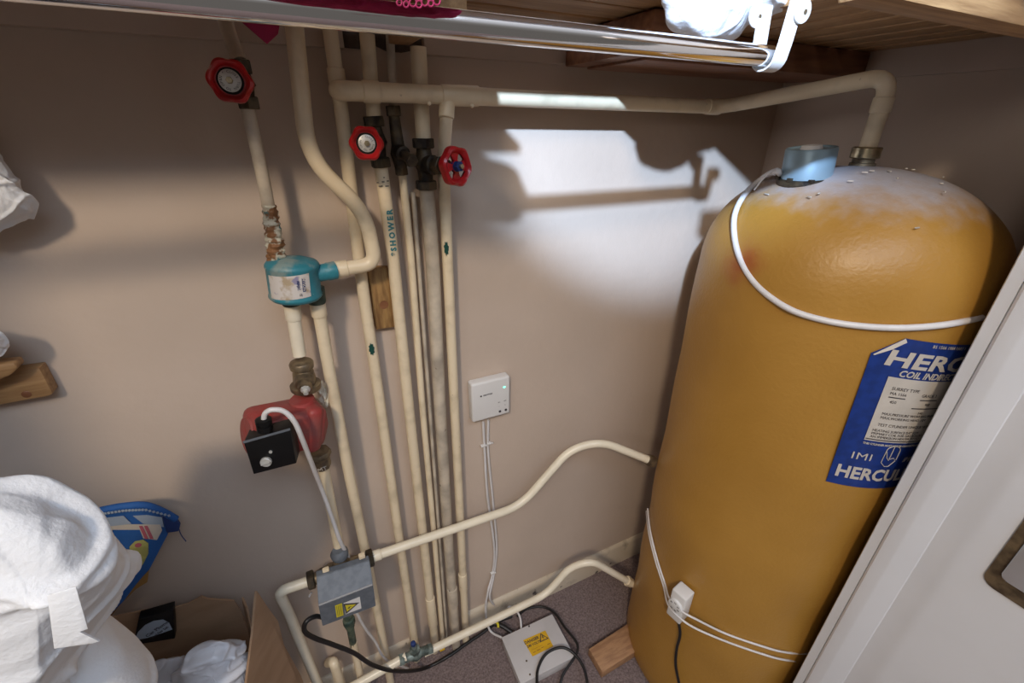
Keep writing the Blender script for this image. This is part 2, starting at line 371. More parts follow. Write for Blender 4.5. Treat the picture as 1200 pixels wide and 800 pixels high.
# ------------------------------------------------------------------ cloth
def nvec(p): return V((noise.noise(p + V((11.3, 4.1, 7.7))), noise.noise(p + V((-5.2, 17.9, 3.3))), noise.noise(p + V((8.6, -9.4, 21.5)))))
def fold(p, so, wl):
    w = nvec(p * 3.5 + so) * .14
    q = p + w; e = math.exp
    a = noise.noise(V((q.x*1.0 + q.z*.9, q.y*1.2, q.z*.35 - q.x*.25)) * (1/wl) + so)
    b = noise.noise(V((q.x*.6 - q.z*.7, q.y, q.x*.3 + q.z*.5)) * (2.0/wl) - so)
    c = noise.noise((p + w*1.4) * (4.2/wl) + so*2)
    return e(-(a/.075)**2) + .65*e(-(b/.07)**2) + .14*e(-(c/.12)**2) - .35 + .8*noise.noise(q*(.5/wl) - so)
def sil_cloth(outline, off, depth, seed, amp=.02, rows=44, back=None, wl=.14, per_seg=12):
    """soft cloth bundle whose outline follows the photo, with real depth and raised folds"""
    m = len(outline); per = []
    P = [V((x, y, 0)) for x, y in outline]
    for i in range(m):
        a, b, c, d = P[i-1], P[i], P[(i+1) % m], P[(i+2) % m]
        for k in range(per_seg):
            t = k/per_seg; per.append(.5*((2*b)+(c-a)*t+(2*a-5*b+4*c-d)*t*t+(3*b-a-3*c+d)*t**3))
    cen = sum(per, V((0, 0, 0))) / len(per); bm = B(); so = V((seed*5.1, seed*2.3, seed*1.0)); back = back or depth
    vr = []
    for j in range(-rows+1, rows):
        f = math.sin(j/rows*math.pi/2); sc = max(0, 1 - abs(f)**2.3)**.5; o_ = off - f*(depth if f < 0 else back)
        vr.append([bm.verts.new(W(cen.x + (p.x-cen.x)*sc, cen.y + (p.y-cen.y)*sc, o_)) for p in per])
    L_ = len(per)
    for a, b in zip(vr, vr[1:]):
        for k in range(L_): bm.faces.new((a[k], a[(k+1) % L_], b[(k+1) % L_], b[k]))
    for r, o_ in ((vr[0], off + depth), (vr[-1], off - back)):
        c = bm.verts.new(W(cen.x, cen.y, o_))
        for k in range(L_): bm.faces.new((r[k], r[(k+1) % L_], c))
    bmesh.ops.recalc_face_normals(bm, faces=bm.faces[:]); bm.normal_update()
    mv_ = [(v, v.normal.copy() * amp * fold(v.co, so, wl)) for v in bm.verts]
    for v, d in mv_: v.co += d
    for _ in range(2): bmesh.ops.smooth_vert(bm, verts=bm.verts[:], factor=.5, use_axis_x=True, use_axis_y=True, use_axis_z=True)
    return bm
bs = root('bed_sheet', 'large crumpled white cotton sheet heaped at bottom left', 'sheet', (-.42, -.42, .7))
part('folded_cloth', sil_cloth([(-190, 540), (-60, 552), (0, 559), (46, 569), (70, 580), (98, 592), (122, 616), (145, 642), (155, 664), (146, 692), (126, 720), (106, 748), (90, 775), (70, 830), (40, 920), (-60, 960), (-190, 930)], .42, .09, 3, amp=.0095, wl=.15, rows=70, per_seg=18), 'sheet', bs, sharp=180)
bm = B(); slab(bm, [W(56, 696, .545), W(90, 686, .545), W(104, 735, .54), (W(92, 738, .54)), W(118, 749, .54), W(108, 752, .54), W(64, 758, .54)], V((0, -.0015, 0)), bev=.0005)
part('loose_flap', bm, 'sheet', bs)
part('bed_sheet', sil_cloth([(-100, 700), (40, 712), (110, 716), (140, 733), (165, 758), (176, 780), (179, 800), (170, 850), (120, 920), (80, 1100), (20, 1180), (-100, 1100)], .36, .09, 9, amp=.007, wl=.2), 'sheet', None,
     label='lower white cloth under the big crumpled sheet, beside the cardboard box', cat='sheet', sharp=180)
part('towel', sil_cloth([(-80, 150), (-30, 160), (0, 184), (16, 206), (24, 222), (37, 240), (39, 249), (30, 253), (0, 264), (-40, 275), (-90, 260)], .045, .03, 5, amp=.006, wl=.07), 'sheet', None,
     label='pointed corner of white cloth poking in at the upper left edge', cat='cloth', sharp=180)
part('towel', sil_cloth([(-60, 380), (-10, 386), (4, 394), (8, 404), (6, 414), (-6, 420), (-60, 424)], .06, .02, 6, amp=.004, wl=.05), 'sheet', None,
     label='scrap of white cloth above the timber ends at the left edge', cat='cloth', sharp=180)
# sheet resting on the top shelf above the rail; enlarged out of frame for shade
part('bed_sheet', sil_cloth([(776, -30), (777, 8), (781, 30), (800, 43), (830, 49), (852, 51), (866, 44), (878, 30), (900, 22), (918, 14), (940, 14), (952, -2), (985, -24), (1060, -60), (1040, -150), (860, -170), (770, -110)], .345, .045, 12, amp=.0035, back=.07, wl=.10), 'sheet', None,
     label='bright white sheet bundle drooping over the chrome rail beside its bracket', cat='sheet', sharp=180)
# crimson cloth on the shelf
pk = root('net_bag', 'crimson cloth bundle with loose pink threads on the shelf above the rail', 'bag', (.1, -.42, 1.66))
part('cloth_bundle', sil_cloth([(250, -90), (330, -42), (400, -34), (450, -24), (500, -13), (540, -3), (550, -8), (548, -26), (520, -70), (380, -120), (260, -120)], .43, .06, 15, amp=.005, wl=.06), 'pink', pk, sharp=180)
bm = B()
for x, y, r in ((484, 3, 4), (491, 5, 3.5), (498, 2, 4), (505, 4, 3), (512, 1, 4), (476, 5, 3), (468, 3, 3)):
    c = [W(x + r*math.cos(a*math.pi/4), y + 1.2*r*math.sin(a*math.pi/4), .512) for a in range(9)]
    tube(bm, spline(c, 3), .0006, 6)
part('loose_thread', bm, 'pink', pk)
part('red_tag', slab(B(), [W(283, 26, .10), W(328, 28, .10), W(326, 40, .10), W(313, 52, .10)], V((0, -.003, 0)), bev=.001), 'pink', None,
     label='small crimson triangular tag hanging between two pipes at the top', cat='tag')

# ------------------------------------------------------------------ pipes
def pipe(name, label, px, r, m='pipe', rad=.03, offs=None, off=.03, sockets=(), cat='pipe', group=None, pts=None, n=20):
    P3 = pts or [W(x, y, (offs[i] if offs else off)) for i, (x, y) in enumerate(px)]
    if 'riser' in label or 'thin' in label and P3[-1].z < .12: P3 = floorend(*P3) if P3[-1].z < .2 else P3
    if P3[-1].z < .2 and px and px[-1][1] > 740: P3 = floorend(*P3) if P3[-1].z > .004 else P3
    cen = min(P3, key=lambda p: p.z)
    rt = root(name, label, cat, cen, group)
    part('tube', tube(B(), fillet(P3, rad), r, n, wob=.012), m, rt)
    for a, b in sockets:                                        # raised solder sockets, given as point pairs
        bm = B(); d = b - a; lathe(bm, a, d, [(-.001, r*.98), (0, r+.0016), (.002, r+.0021), (d.length-.002, r+.0021), (d.length, r+.0016), (d.length+.001, r*.98)], 22)
        part('soldered_socket', bm, m, rt)
    return rt
def floorend(*pp):
    a, b = pp[-2], pp[-1]; return list(pp) + ([V((b.x + (b.x-a.x)*b.z/max(a.z-b.z, .01), min(b.y, -.016) if b.y < -.04 else -.017, .0))] if b.z > .004 else [])
def seg(px0, px1, off):
    return (W(*px0, off), W(*px1, off))
# left riser above and below its valve
pipe('painted_pipe', 'short bent cream pipe above the leftmost red handwheel', [(262, 18), (270, 45), (281, 72)], .0098, 'piped', offs=[.05, .06, .075])
pipe('painted_pipe', 'thin flaking pipe between the leftmost red wheel and teal air separator', [(289, 122), (300, 170), (309, 212), (318, 258)], .0092, 'piped', offs=[.078, .078, .078, .078], rad=.03)
rp = W(315, 240, .078), W(325, 306, .080)
cr = root('corroded_joint', 'rust and verdigris crusted joint just above the teal air separator', 'pipe joint', rp[1])
bm = B(); N = 34; pts = [rp[0].lerp(rp[1], i/N) for i in range(N+1)]; tube(bm, pts, [(.0098 + .0035*min(1, i/N*1.6) + .0012*math.sin(i*1.9)) for i in range(N+1)], 26, wob=.30); part('crusted_tube', bm, 'rust', cr)
# dried filler lump beside the pump
bm = B(); bmesh.ops.create_icosphere(bm, subdivisions=4, radius=1)
for v in bm.verts: d_ = v.co.copy(); v.co = W(381, 462, .052) + V((d_.x*.012, d_.y*.014, d_.z*.026)) * (1 + .45*noise.noise(d_*2.5) + .2*noise.noise(d_*6))
part('filler_lump', bm, 'pipew', None, label='lump of dried cream filler squeezed between the pump valve and the long pipe', cat='filler lump')
# S-shaped pipe
o1 = .075
S = [W(344, 22, .07), W(352, 100, .075), W(361, 185, o1), W(428, 248, o1), W(440, 309, o1), W(380, 318, o1)]
pipe('painted_pipe', 'wide cream pipe curving in an S down to the side port of the teal separator', None, .0125, 'pipe', rad=[.05, .055, .05, .024], pts=S, sockets=[(W(407, 314, o1), W(386, 317, o1))])
# long riser A
pA = [W(386, 30, .032), W(400, 130, .032), W(424, 330, .032), W(446, 477, .032), W(467, 625, .032), W(488, 765, .032)]
a_ = pipe('painted_pipe', 'long cream riser passing behind the S bend with a dark green paint blob', None, .0112, 'pipe', pts=pA, sockets=[(W(393, 80, .032), W(395.5, 98, .032))])
bm = B()
c = W(435.5, 409, .0443)
pts = []
for k in range(22):
    a = 2*math.pi*k/22; rr = 1 + .18*math.sin(k*2.3); pts.append(c + V((.0052*math.cos(a)*rr, 0, .0125*math.sin(a)*rr)))
slab(bm, pts, V((0, -.0012, 0))); part('paint_blob', bm, 'greentape', a_)
# riser B below valve with teal letters
pipe('painted_pipe', 'cream pipe stub entering the middle red wheel valve from above', [(430, 40), (438, 137)], .0118, 'pipe', off=.034)
b_ = pipe('painted_pipe', 'cream pipe below the middle red wheel valve, lettered vertically in teal', [(446, 192), (461, 305), (479, 477), (496, 630), (510, 755)], .0118, 'pipe', off=.034, sockets=[(W(503.8, 700, .034), W(507.5, 732, .034))])
p0_, p1_ = W(462.5, 300, .0470), W(456.5, 245, .0470)
bm = text_bm('*SHOWER', .0145, (p0_+p1_)/2, p1_-p0_, V((0, -1, 0)), ext=.0004, bold=.0006, sx=1.0, space=1.42)
part('teal_lettering', bm, 'tealink', b_)
bm = B()
for x0, y0, w in ((441, 214, 3), (447, 213, 4), (453, 212, 3), (443, 218, 6), (451, 218, 5), (449, 208, 2)):
    p = W(x0+w/2, y0, .0462); box(bm, p, (w*.0012, .0006, .0016))
part('ink_marks', bm, 'ink', b_)
# thin pipe C
pipe('painted_pipe', 'thin pipe stub entering the small dark valve from above', [(457, 40), (461, 132)], .0068, 'piped', off=.028)
pipe('painted_pipe', 'thin cream pipe below the small dark valve', [(471, 200), (482, 305), (495, 477), (509, 630), (519, 752)], .0072, 'pipe', off=.028)
pipe('thin_pipe', 'very thin dull pipe squeezed between thin and broad risers', [(484, 225), (492, 330), (503, 470), (513, 605), (524, 752)], .0045, 'piped', off=.020)
# broad riser D
pipe('painted_pipe', 'broad cream pipe stub entering the right hand valve from above', [(490, 55), (496, 162)], .0132, 'pipe', off=.036)
d_ = pipe('painted_pipe', 'broadest cream riser running down from the right hand red wheel valve', [(500, 222), (507, 305), (515.5, 477), (525, 630), (535, 760)], .0138, 'piped', off=.036, sockets=[(W(529.5, 688, .036), W(531, 708, .036))])
part('embossed_mark', text_bm('CV15', .0085, W(506.5, 252, .0502), V((0, 0, -1)), V((0, -1, 0)), ext=.0004), 'skirt', d_)
# horizontal pipe along the top to the tank, with tee down riser E
ot = .070
T0 = V((TC.x+.016, TC.y+.016, 1.630))
H = [W(396, 106, .012), W(396, 106, ot), W(600, 114.5, ot), W(845, 125.5, ot), T0, V((T0.x, T0.y, 1.475))]
H[2] = H[1].lerp(H[3], .5)
hp = pipe('painted_pipe', 'horizontal cream pipe along the back wall turning down into the tank crown', None, .0142, 'pipe', rad=[.030, .02, .045, .034], pts=H,
     sockets=[(H[1].lerp(H[3], .045), H[1].lerp(H[3], .075)), (W(517, 111.3, ot), W(560, 112.8, ot)), (W(828, 124.6, ot), W(843, 125.3, ot)), (T0 + V((0, 0, -.034)), T0 + V((0, 0, -.058)))])
for p in ((503, 121, .086), (553, 124, .086)):
    bm = B(); bmesh.ops.create_icosphere(bm, subdivisions=2, radius=.0035); bmesh.ops.translate(bm, verts=bm.verts[:], vec=W(*p)); part('paint_drip', bm, 'pipe', hp)
e_ = pipe('painted_pipe', 'cream riser dropping from the tee of the horizontal pipe, rightmost riser', None, .0112, 'pipe', pts=[W(524, 113, ot), W(523, 140, .075), W(519.5, 190, .036), W(525, 317, .032), W(532.5, 477, .032), W(540, 620, .032), W(546, 750, .032)], rad=[.03, .03, .03, .03, .03],
     sockets=[(W(524, 118, ot), W(523, 138, .076)), (W(542, 672, .032), W(543, 690, .032))])
bm = B(); c = W(523, 291, .0443); pts = []
for k in range(22):
    a = 2*math.pi*k/22; rr = 1 + .2*math.sin(k*2.1); pts.append(c + V((.0045*math.cos(a)*rr, 0, .013*math.sin(a)*rr)))
slab(bm, pts, V((0, -.0012, 0))); part('paint_blob', bm, 'greentape', e_)
# knocked-out plaster notch behind risers
bm = B(); slab(bm, [W(x, y, .001) for x, y in ((400, 30), (518, 38), (521, 60), (498, 64), (492, 58), (470, 62), (452, 60), (440, 54), (424, 58), (402, 56))], V((0, -.004, 0)))
structure('trim_plaster_notch', bm, 'plaster')
for (x, y, w) in ((411, 50, 16), (445, 53, 8), (470, 55, 12)):
    pass
# rough timber block behind the pipes
blk = root('timber_block', 'rough brown wooden block fixed on the wall behind the risers', 'wood block', W(448, 384, .0))
part('block_face', slab(B(), [W(431, 314, .0205), W(458, 314, .0205), W(470, 382, .0205), W(441, 386, .0205)], V((0, .020, 0)), bev=.0012), 'block', blk)
bm = B(); lathe(bm, W(450, 357, .0206), V((0, -1, 0)), [(0, .009), (.0003, .009)], 14); part('knot', bm, 'beam', blk)
bm.free() if False else None
# pipes from the separator
op = .082
pipe('painted_pipe', 'short cream pipe from separator down to the brass pump valve', [(341, 352), (351, 416)], .0112, 'pipew', off=op, sockets=[seg((341.5, 355), (344.5, 374), op)], rad=.01)
pipe('painted_pipe', 'long cream pipe from separator running down beside the red pump', [(371, 348), (385, 430), (410, 560), (428, 645), (442, 715), (458, 800)], .0112, 'pipe', offs=[.072, .068, .06, .05, .045, .045], sockets=[(W(371.5, 352, .0718), W(374.5, 370, .071))])
pipe('painted_pipe', 'short cream pipe between the pump and the motorised valve', [(379, 548), (397, 640)], .0112, 'pipe', off=op, rad=.01)
pipe('painted_pipe', 'cream pipe leaving the grey valve box leftward and turning down to the floor', None, .0115, 'pipew', pts=[W(364, 680, .09), W(326, 693, .09), W(340, 722, .075), W(388, 840, .05), V((W(388, 840, .05).x+.01, -.05, 0.0))], rad=[.022, .02, .03])
pipe('painted_pipe', 'stubby cream pipe end with rounded top standing near the skirting', None, .0125, 'pipe', pts=[W(385, 776, .02), W(391, 775, .062), V((W(391, 775, .062).x+.002, -.062, 0.0))], rad=.02)
pipe('painted_pipe', 'cream pipe rising from the motorised valve to the tank side', None, .0112, 'pipew',
     pts=[W(434, 653, .09), W(610, 592.5, .085), W(668, 526, .085), W(705, 517, .11), PT(766, 541, TR-.012)], rad=[.055, .06, .05], sockets=[(W(436, 652.3, .09), W(446, 649, .09))])
# low return pipe and drain valve
zl = .075
LP = [PZ(395, 812, zl), PZ(470, 776, zl), PZ(650, 690.5, zl+.02)]
pipe('painted_pipe', 'low cream pipe running left from the green drain valve', None, .0112, 'pipew', pts=[W(360, 834, .12), W(476, 769, .12)], rad=.02)
rt_ = [W(497, 765, .12), W(640, 696, .12), W(668, 664, .12), W(694, 657, .15), PT(745, 686, TR-.012)]
pipe('painted_pipe', 'low bent cream pipe from the green drain valve to the tank foot', None, .0108, 'pipew', pts=rt_, rad=[.04, .045, .045])
tn = root('pipe_nut', 'cream painted compression nut where the low pipe meets the tank', 'nut', PT(738, 680, TR+.01))
d = (rt_[-1] - rt_[-2]).normalized(); bm = B(); hexnut(bm, rt_[-1] - d*.045, d, .016, .0165); hexnut(bm, rt_[-1] - d*.028, d, .012, .0145); part('nut_body', bm, 'pipe', tn)
tb = root('pipe_nut', 'dark brass collar where the upper pipe enters the tank side', 'nut', PT(764, 541, TR+.005))
d = (PT(766, 541, TR-.012) - W(705, 517, .11)).normalized(); bm = B(); lathe(bm, PT(766, 541, TR-.002) - d*.02, d, [(0, .0155), (.012, .0165), (.02, .016)], 20); part('collar_ring', bm, 'brass', tb)

# ------------------------------------------------------------------ gate valves
def wheel(bm, c, nrm, R, holes=False, twist=0.0):
    nrm = nrm.normalized(); u, w = frame(nrm); n = 96
    prof = [(.16, .002), (.30, .0015), (.50, .0005), (.66, .001), (.74, .0055), (.86, .0075), (.97, .005), (1.0, 0), (.97, -.005), (.86, -.0065), (.74, -.005), (.66, -.002), (.50, -.0025), (.30, -.003), (.16, -.003)]
    rings = []
    for rho, h in prof:
        ring = []
        for k in range(n):
            a = 2*math.pi*k/n; lob = 1 + .052*math.cos(6*a + twist) * max(0, (rho-.55)/.45)
            ring.append(bm.verts.new(c + nrm*h*(R/.027) + (u*math.cos(a) + w*math.sin(a))*R*rho*lob))
        rings.append(ring)
    m = len(prof)
    for i in range(m):
        j = (i+1) % m; a, b = rings[i], rings[j]
        for k in range(n):
            if holes and (i in (1, 2, 11, 12)):
                ph = (k/n*4) % 1.0
                if .25 < ph < .75: continue
            bm.faces.new((a[k], a[(k+1) % n], b[(k+1) % n], b[k]))
    return bm
def gate_valve(label, top, bot, off, wc, woff, nrm, R, br=.017, holes=False, twist=0.0, bodymat='darkbrass', has_wheel=True, textring=True):
    pt, pb = W(*top, off), W(*bot, off); ax = (pt - pb).normalized(); mid = (pt + pb)/2; L_ = (pt-pb).length
    rt = root('gate_valve', label, 'valve', pb)
    bm = B(); hexnut(bm, pb + ax*.008, ax, .016, br*1.12); hexnut(bm, pt - ax*.008, ax, .016, br*1.12)
    lathe(bm, pb + ax*.012, ax, [(0, br*.7), (L_*.25, br*.82), ((L_-.024)*.5, br*1.08), ((L_-.024)*.75, br*.82), (L_-.024, br*.7)], 24)
    part('valve_body', bm, bodymat, rt)
    wcp = W(*wc, woff); d = (wcp - mid)
    bm = B(); lathe(bm, mid, d, [(0, br*.95), (d.length*.3, br*.95), (d.length*.32, br*.7), (d.length*.75, br*.62), (d.length*.9, .004)], 20)
    hexnut(bm, mid + d*.52, d, .012, br*.95); part('bonnet', bm, bodymat, rt)
    if not has_wheel: return rt
    hw = part('hand_wheel', wheel(B(), wcp, nrm, R, holes, twist), 'red', rt)
    n_ = nrm.normalized()
    if not holes:
        bm = B(); lathe(bm, wcp, n_, [(-.004, R*.64), (.0008, R*.64)], 32); part('wheel_recess', bm, 'hole', hw)
        bm = B(); lathe(bm, wcp + n_*.001, n_, [(0, R*.50), (.0028, R*.50), (.0032, R*.47)], 32); part('badge', bm, 'silver', hw, label='silver disc with ring of tiny lettering')
        u, w = frame(n_, UP); bm = B()
        R2 = axes(V((1, 0, 0)), n_); xx, yy = V(R2.col[0]), V(R2.col[1])
        for k, ch in enumerate('CLOSE TURN TO OPEN * '):
            a = math.pi/2 - 2*math.pi*k/21
            pos = wcp + n_*.0045 + (xx*math.cos(a) + yy*math.sin(a))*R*.38
            if ch != ' ': merge(bm, text_bm(ch, R*.16, pos, xx*math.sin(a) - yy*math.cos(a), n_, ext=.0001))
        part('badge_lettering', bm, 'ink', hw)
        bm = B(); hexnut(bm, wcp + n_*.006, n_, .005, .0042); part('wheel_nut', bm, 'brassn', hw)
    else:
        bm = B(); lathe(bm, wcp - n_*.006, n_, [(0, R*.26), (.010, R*.26)], 24); hexnut(bm, wcp + n_*.008, n_, .008, R*.27); part('hub_boss', bm, 'navy', hw)
        bm = B(); hexnut(bm, wcp + n_*.014, n_, .006, .0042); part('wheel_nut', bm, 'brassn', hw)
    return rt
gate_valve('red wheel gate valve with silver badge at far left, highest of the three', (280, 70), (293, 128), .078, (270, 95), .125, V((-.10, -1, .10)), .0262, .0135, twist=.6)
gate_valve('middle red wheel gate valve with a silver badge on the lettered riser', (437, 136), (447, 196), .036, (429.5, 168), .118, V((-.05, -1, .05)), .0248, .0155, twist=.3)
gate_valve('right hand gate valve with red spoked wheel and dark blue hub', (495.5, 162), (500, 222), .038, (534, 195), .112, V((.40, -.90, .06)), .0325, .0175, holes=True, twist=1.2)
tv = root('stop_valve', 'small blackened valve without a wheel between the two right red wheels', 'valve', W(469, 205, .04))
bm = B(); a, b = W(461, 130, .04), W(471, 205, .04); ax = (a-b).normalized()
hexnut(bm, a, ax, .016, .0125); hexnut(bm, b + ax*.006, ax, .012, .0115); lathe(bm, b, ax, [(0, .009), (.02, .012), (.035, .015), (.05, .011), ((a-b).length, .009)], 20); part('valve_body', bm, 'darkbrass', tv)
bm = B(); c0, c1 = W(467, 176, .04), W(482, 188, .085); lathe(bm, c0, c1-c0, [(0, .013), (.018, .013), (.02, .009), ((c1-c0).length, .008)], 18); hexnut(bm, c1, c1-c0, .010, .011); part('bonnet', bm, 'darkbrass', tv)

# ------------------------------------------------------------------ teal air separator
SA = .085; st, sb = W(342, 305, SA), W(347, 347, SA)
su = (st - sb).normalized(); SR = .0405
sr = root('air_separator', 'teal drum air separator with scuffed white label on the left pipework', 'air separator', sb)
SLn = (st - sb).length
bm = B(); lathe(bm, sb - su*.004, su, [(0, .028), (.001, SR*.93), (.004, SR*1.0), (.006, SR*1.03), (.009, SR*1.03), (.011, SR), (SLn-.008, SR), (SLn-.006, SR*1.03), (SLn-.002, SR*1.02), (SLn+.002, SR*.95), (SLn+.007, SR*.6), (SLn+.009, SR*.2)], 48)
part('drum', bm, 'teal', sr)
bm = B(); a, b = W(374, 320, SA), W(393, 316.5, SA*.93); lathe(bm, a, b-a, [(-.01, .0145), ((b-a).length*.45, .0145), ((b-a).length*.5, .0155), ((b-a).length, .0155)], 24); part('side_port', bm, 'teal', sr)
for p0, p1 in (((340, 345), (342, 357)), ((370, 343), (371.5, 355))):
    bm = B(); a, b = W(*p0, .082 if p0[0] < 350 else .073), W(*p1, .082 if p0[0] < 350 else .073); lathe(bm, a, b-a, [(-.01, .0155), ((b-a).length*.8, .0155), ((b-a).length, .014)], 22); part('lower_port', bm, 'green', sr)
scn = (sb+st)/2
def on_drum(x, y, z, R=SR, c=scn, a0=math.radians(-90-8)):       # arc length x, height y -> drum surface
    a = a0 + x / R; return c + V((math.cos(a)*(R+z), math.sin(a)*(R+z), 0)) + su*y
def arc_patch(x0, x1, y0, y1, off, fn, n=24, th=.0003):
    bm = B(); rows = []
    for yy in (y0, y1):
        rows.append([bm.verts.new(fn(x0 + (x1-x0)*k/n, yy, off)) for k in range(n+1)])
    for k in range(n): bm.faces.new((rows[0][k], rows[0][k+1], rows[1][k+1], rows[1][k]))
    g = bmesh.ops.extrude_face_region(bm, geom=bm.faces[:])
    cc = sum((v.co for v in bm.verts), V())/len(bm.verts)
    for v in [e for e in g['geom'] if isinstance(e, bmesh.types.BMVert)]:
        d_ = V((v.co.x - fn.c.x, v.co.y - fn.c.y, 0)).normalized() if hasattr(fn, 'c') else V((0, -1, 0)); v.co += d_*th
    return bm
on_drum.c = scn
M['oldlabel'] = mat('scuffed_label', (.62, .58, .55), .6, col2=(.42, .33, .22), mix=(.38, .52), vscale=60, speck=(.28, .26, .38), speck_t=.6, speck_s=38)
lb = part('paper_label', arc_patch(-.038, .029, -.0225, .0165, .0004, on_drum), 'oldlabel', sr)
part('printed_bar', arc_patch(.0165, .0215, -.012, .0105, .0009, on_drum), 'navy', lb)
def drumtext(s, size, x, y, m, nm):
    bm = text_bm(s, size, None, None, None, fn=lambda a, b, c: on_drum(x + b, y - a, .0014 + c), ext=.0001, bold=.0001); return part(nm, bm, m, lb)
drumtext('MYSON', .0062, .0190, 0, 'paper', 'brand_lettering'); drumtext('AERJEC', .005, .0105, .000, 'navy', 'type_lettering'); drumtext('IT', .0055, .0125, -.0165, 'ink', 'small_lettering')

# ------------------------------------------------------------------ pump with brass isolation valves
pc = W(357, 497, .10); pb_ = root('circulator_pump', 'dusty red central heating pump with black terminal box', 'pump', W(378, 545, .10))
pax = (W(352, 420, .085) - W(379, 552, .085)).normalized()
bm = B()
lathe(bm, pc - pax*.056 + V((.004, 0, 0)), pax, [(0, .016), (.008, .019), (.018, .021), (.03, .031), (.05, .037), (.072, .036), (.088, .030), (.10, .024), (.112, .021)], 36)
lathe(bm, pc + V((-.02, .0, 0)), V((.95, -.25, 0)), [(-.02, .030), (.0, .036), (.03, .038), (.046, .034), (.052, .02)], 36)
part('volute', bm, 'pump', pb_)
m0_, m1_ = W(366, 493, .100), W(289, 511, .140); mdir = (m1_-m0_).normalized(); mo = m0_
R = axes(UP, mdir)
bm = B(); box(bm, mo + mdir*((m1_-m0_).length/2-.008), (.082, .078, (m1_-m0_).length+.012), R, bev=.016, seg=3); box(bm, mo + mdir*.012, (.092, .086, .030), R, bev=.012, seg=3); lathe(bm, mo + mdir*((m1_-m0_).length-.004), mdir, [(0, .034), (.004, .032)], 32); part('motor_housing', bm, 'pump', pb_)
# terminal box, facing the viewer and slightly left
q = [W(285, 518, .185), W(340, 502.5, .20), W(347.5, 543, .20), W(297, 556, .185)]
nb = (q[1]-q[0]).cross(q[3]-q[0]).normalized()
if nb.y > 0: nb = -nb
bm = B(); slab(bm, q, -nb*.034, bev=.002); tbx = part('terminal_box', bm, 'black', pb_)
cq = sum(q, V())/4
ux = (q[1]-q[0]).normalized(); uy = (q[0]-q[3]).normalized()
bm = B(); slab(bm, [q[0]+uy*.002, q[1]+uy*.002, q[1]-uy*.002, q[0]-uy*.002], nb*.001); part('lid_seam', bm, 'steel', tbx)
bm = B(); kp = W(312, 540.5, .192); k0 = kp; lathe(bm, k0 - nb*.001, nb, [(0, .0088), (.004, .0088), (.005, .008)], 28); box(bm, k0 + nb*.006, (.014, .0022, .002), axes(ux, nb)); part('speed_knob', bm, 'silver', tbx, label='round light grey speed knob')
bm = B(); lathe(bm, W(317, 529.5, .194) - nb*.001, nb, [(0, .0027), (.0015, .0027)], 16); part('vent_screw', bm, 'silver', tbx)
ga = W(310, 500, .185); gd = (W(308, 482, .185) - W(312, 505, .185)).normalized()
bm = B(); lathe(bm, ga - gd*.006, gd, [(0, .012), (.010, .012), (.0101, .0105), (.013, .0105), (.0131, .0122), (.021, .0122), (.022, .009)], 12); part('cable_gland', bm, 'black', tbx)
part('pump_cable', tube(B(), spline([W(309, 492, .185), W(311, 484, .187), W(319, 480, .19), W(333, 482, .19), W(345, 494, .19), W(354, 514, .185), W(366, 545, .155), W(377, 573, .118), W(389, 606, .108), W(398, 632, .108), W(408, 652, .085), W(420, 676, .07)], 8), .0043, 14), 'cable', None,
     label='off white cable looping out of the pump box and running down the wall', cat='cable')
def iso_valve(label, c, ax, fl, branch, bdir, txt=None):
    rt = root('isolation_valve', label, 'valve', c - ax*.03)
    bm = B(); lathe(bm, c - ax*.028, ax, [(0, .0245), (.003, .0265), (.011, .0265), (.014, .019), (.022, .0195), (.036, .0180), (.042, .0155), (.045, .0200), (.054, .0205), (.057, .0185), (.059, .012)], 30) if fl > 0 else lathe(bm, c + ax*.026, -ax, [(0, .0205), (.003, .0225), (.011, .0225), (.0115, .017), (.020, .0175), (.032, .0185), (.040, .0175), (.042, .013)], 8)
    part('valve_body', bm, 'brass', rt)
    if branch:
        bm = B(); lathe(bm, c, bdir, [(0, .0175), (.022, .0165), (.023, .0125), (.032, .012)], 24); part('stem_boss', bm, 'brass', rt)
        bm = B(); lathe(bm, c + bdir.normalized()*.030, bdir, [(0, .0085), (.006, .008), (.0065, .0045), (.014, .0042)], 8); part('square_spindle', bm, 'silver', rt, label='paint spotted spindle')
    if txt: part('cast_lettering', text_bm(txt, .013, c + V((0, -.0185, -.007)), V((1, 0, .1)), V((0, -1, 0)), ext=.0006), 'paper', rt)
    return rt
iso_valve('dull brass isolation valve on top of the red pump', W(356, 440, .093), pax, 1, True, V((-.03, -1, -.35)))
iso_valve('brass isolation valve with cast letters under the red pump', W(376, 540, .092), pax, -1, False, None, 'MT')

# ------------------------------------------------------------------ three port motorised valve
mv = root('motorised_valve', 'brass motorised valve with slanted grey metal actuator box and warning sticker', 'valve', W(405, 730, .10))
vl, vr_ = W(360, 681, .095), W(437, 652.5, .092); vx = (vr_ - vl).normalized(); vm = (vl + vr_)/2
bm = B(); lathe(bm, vl, vx, [(0, .0135), (.018, .0135), (.03, .0175), ((vr_-vl).length*.5, .023), ((vr_-vl).length-.03, .0175), ((vr_-vl).length-.018, .0135), ((vr_-vl).length, .0135)], 28)
lathe(bm, W(402, 665, .094), V((-.05, 0, 1)), [(0, .020), (.018, .0185), (.028, .015)], 26); part('valve_body', bm, 'brass', mv)
for p in (vl + vx*.008, vr_ - vx*.007): bm = B(); hexnut(bm, p, vx, .015, .0215); part('compression_nut', bm, 'darkbrass', mv)
bm = B(); lathe(bm, W(399, 652, .094), V((-.06, 0, 1)), [(0, .0175), (.008, .0195), (.014, .0195), (.022, .014), (.024, .0125)], 20); part('top_nut', bm, 'steel', mv, label='greyish silver nut on top port')
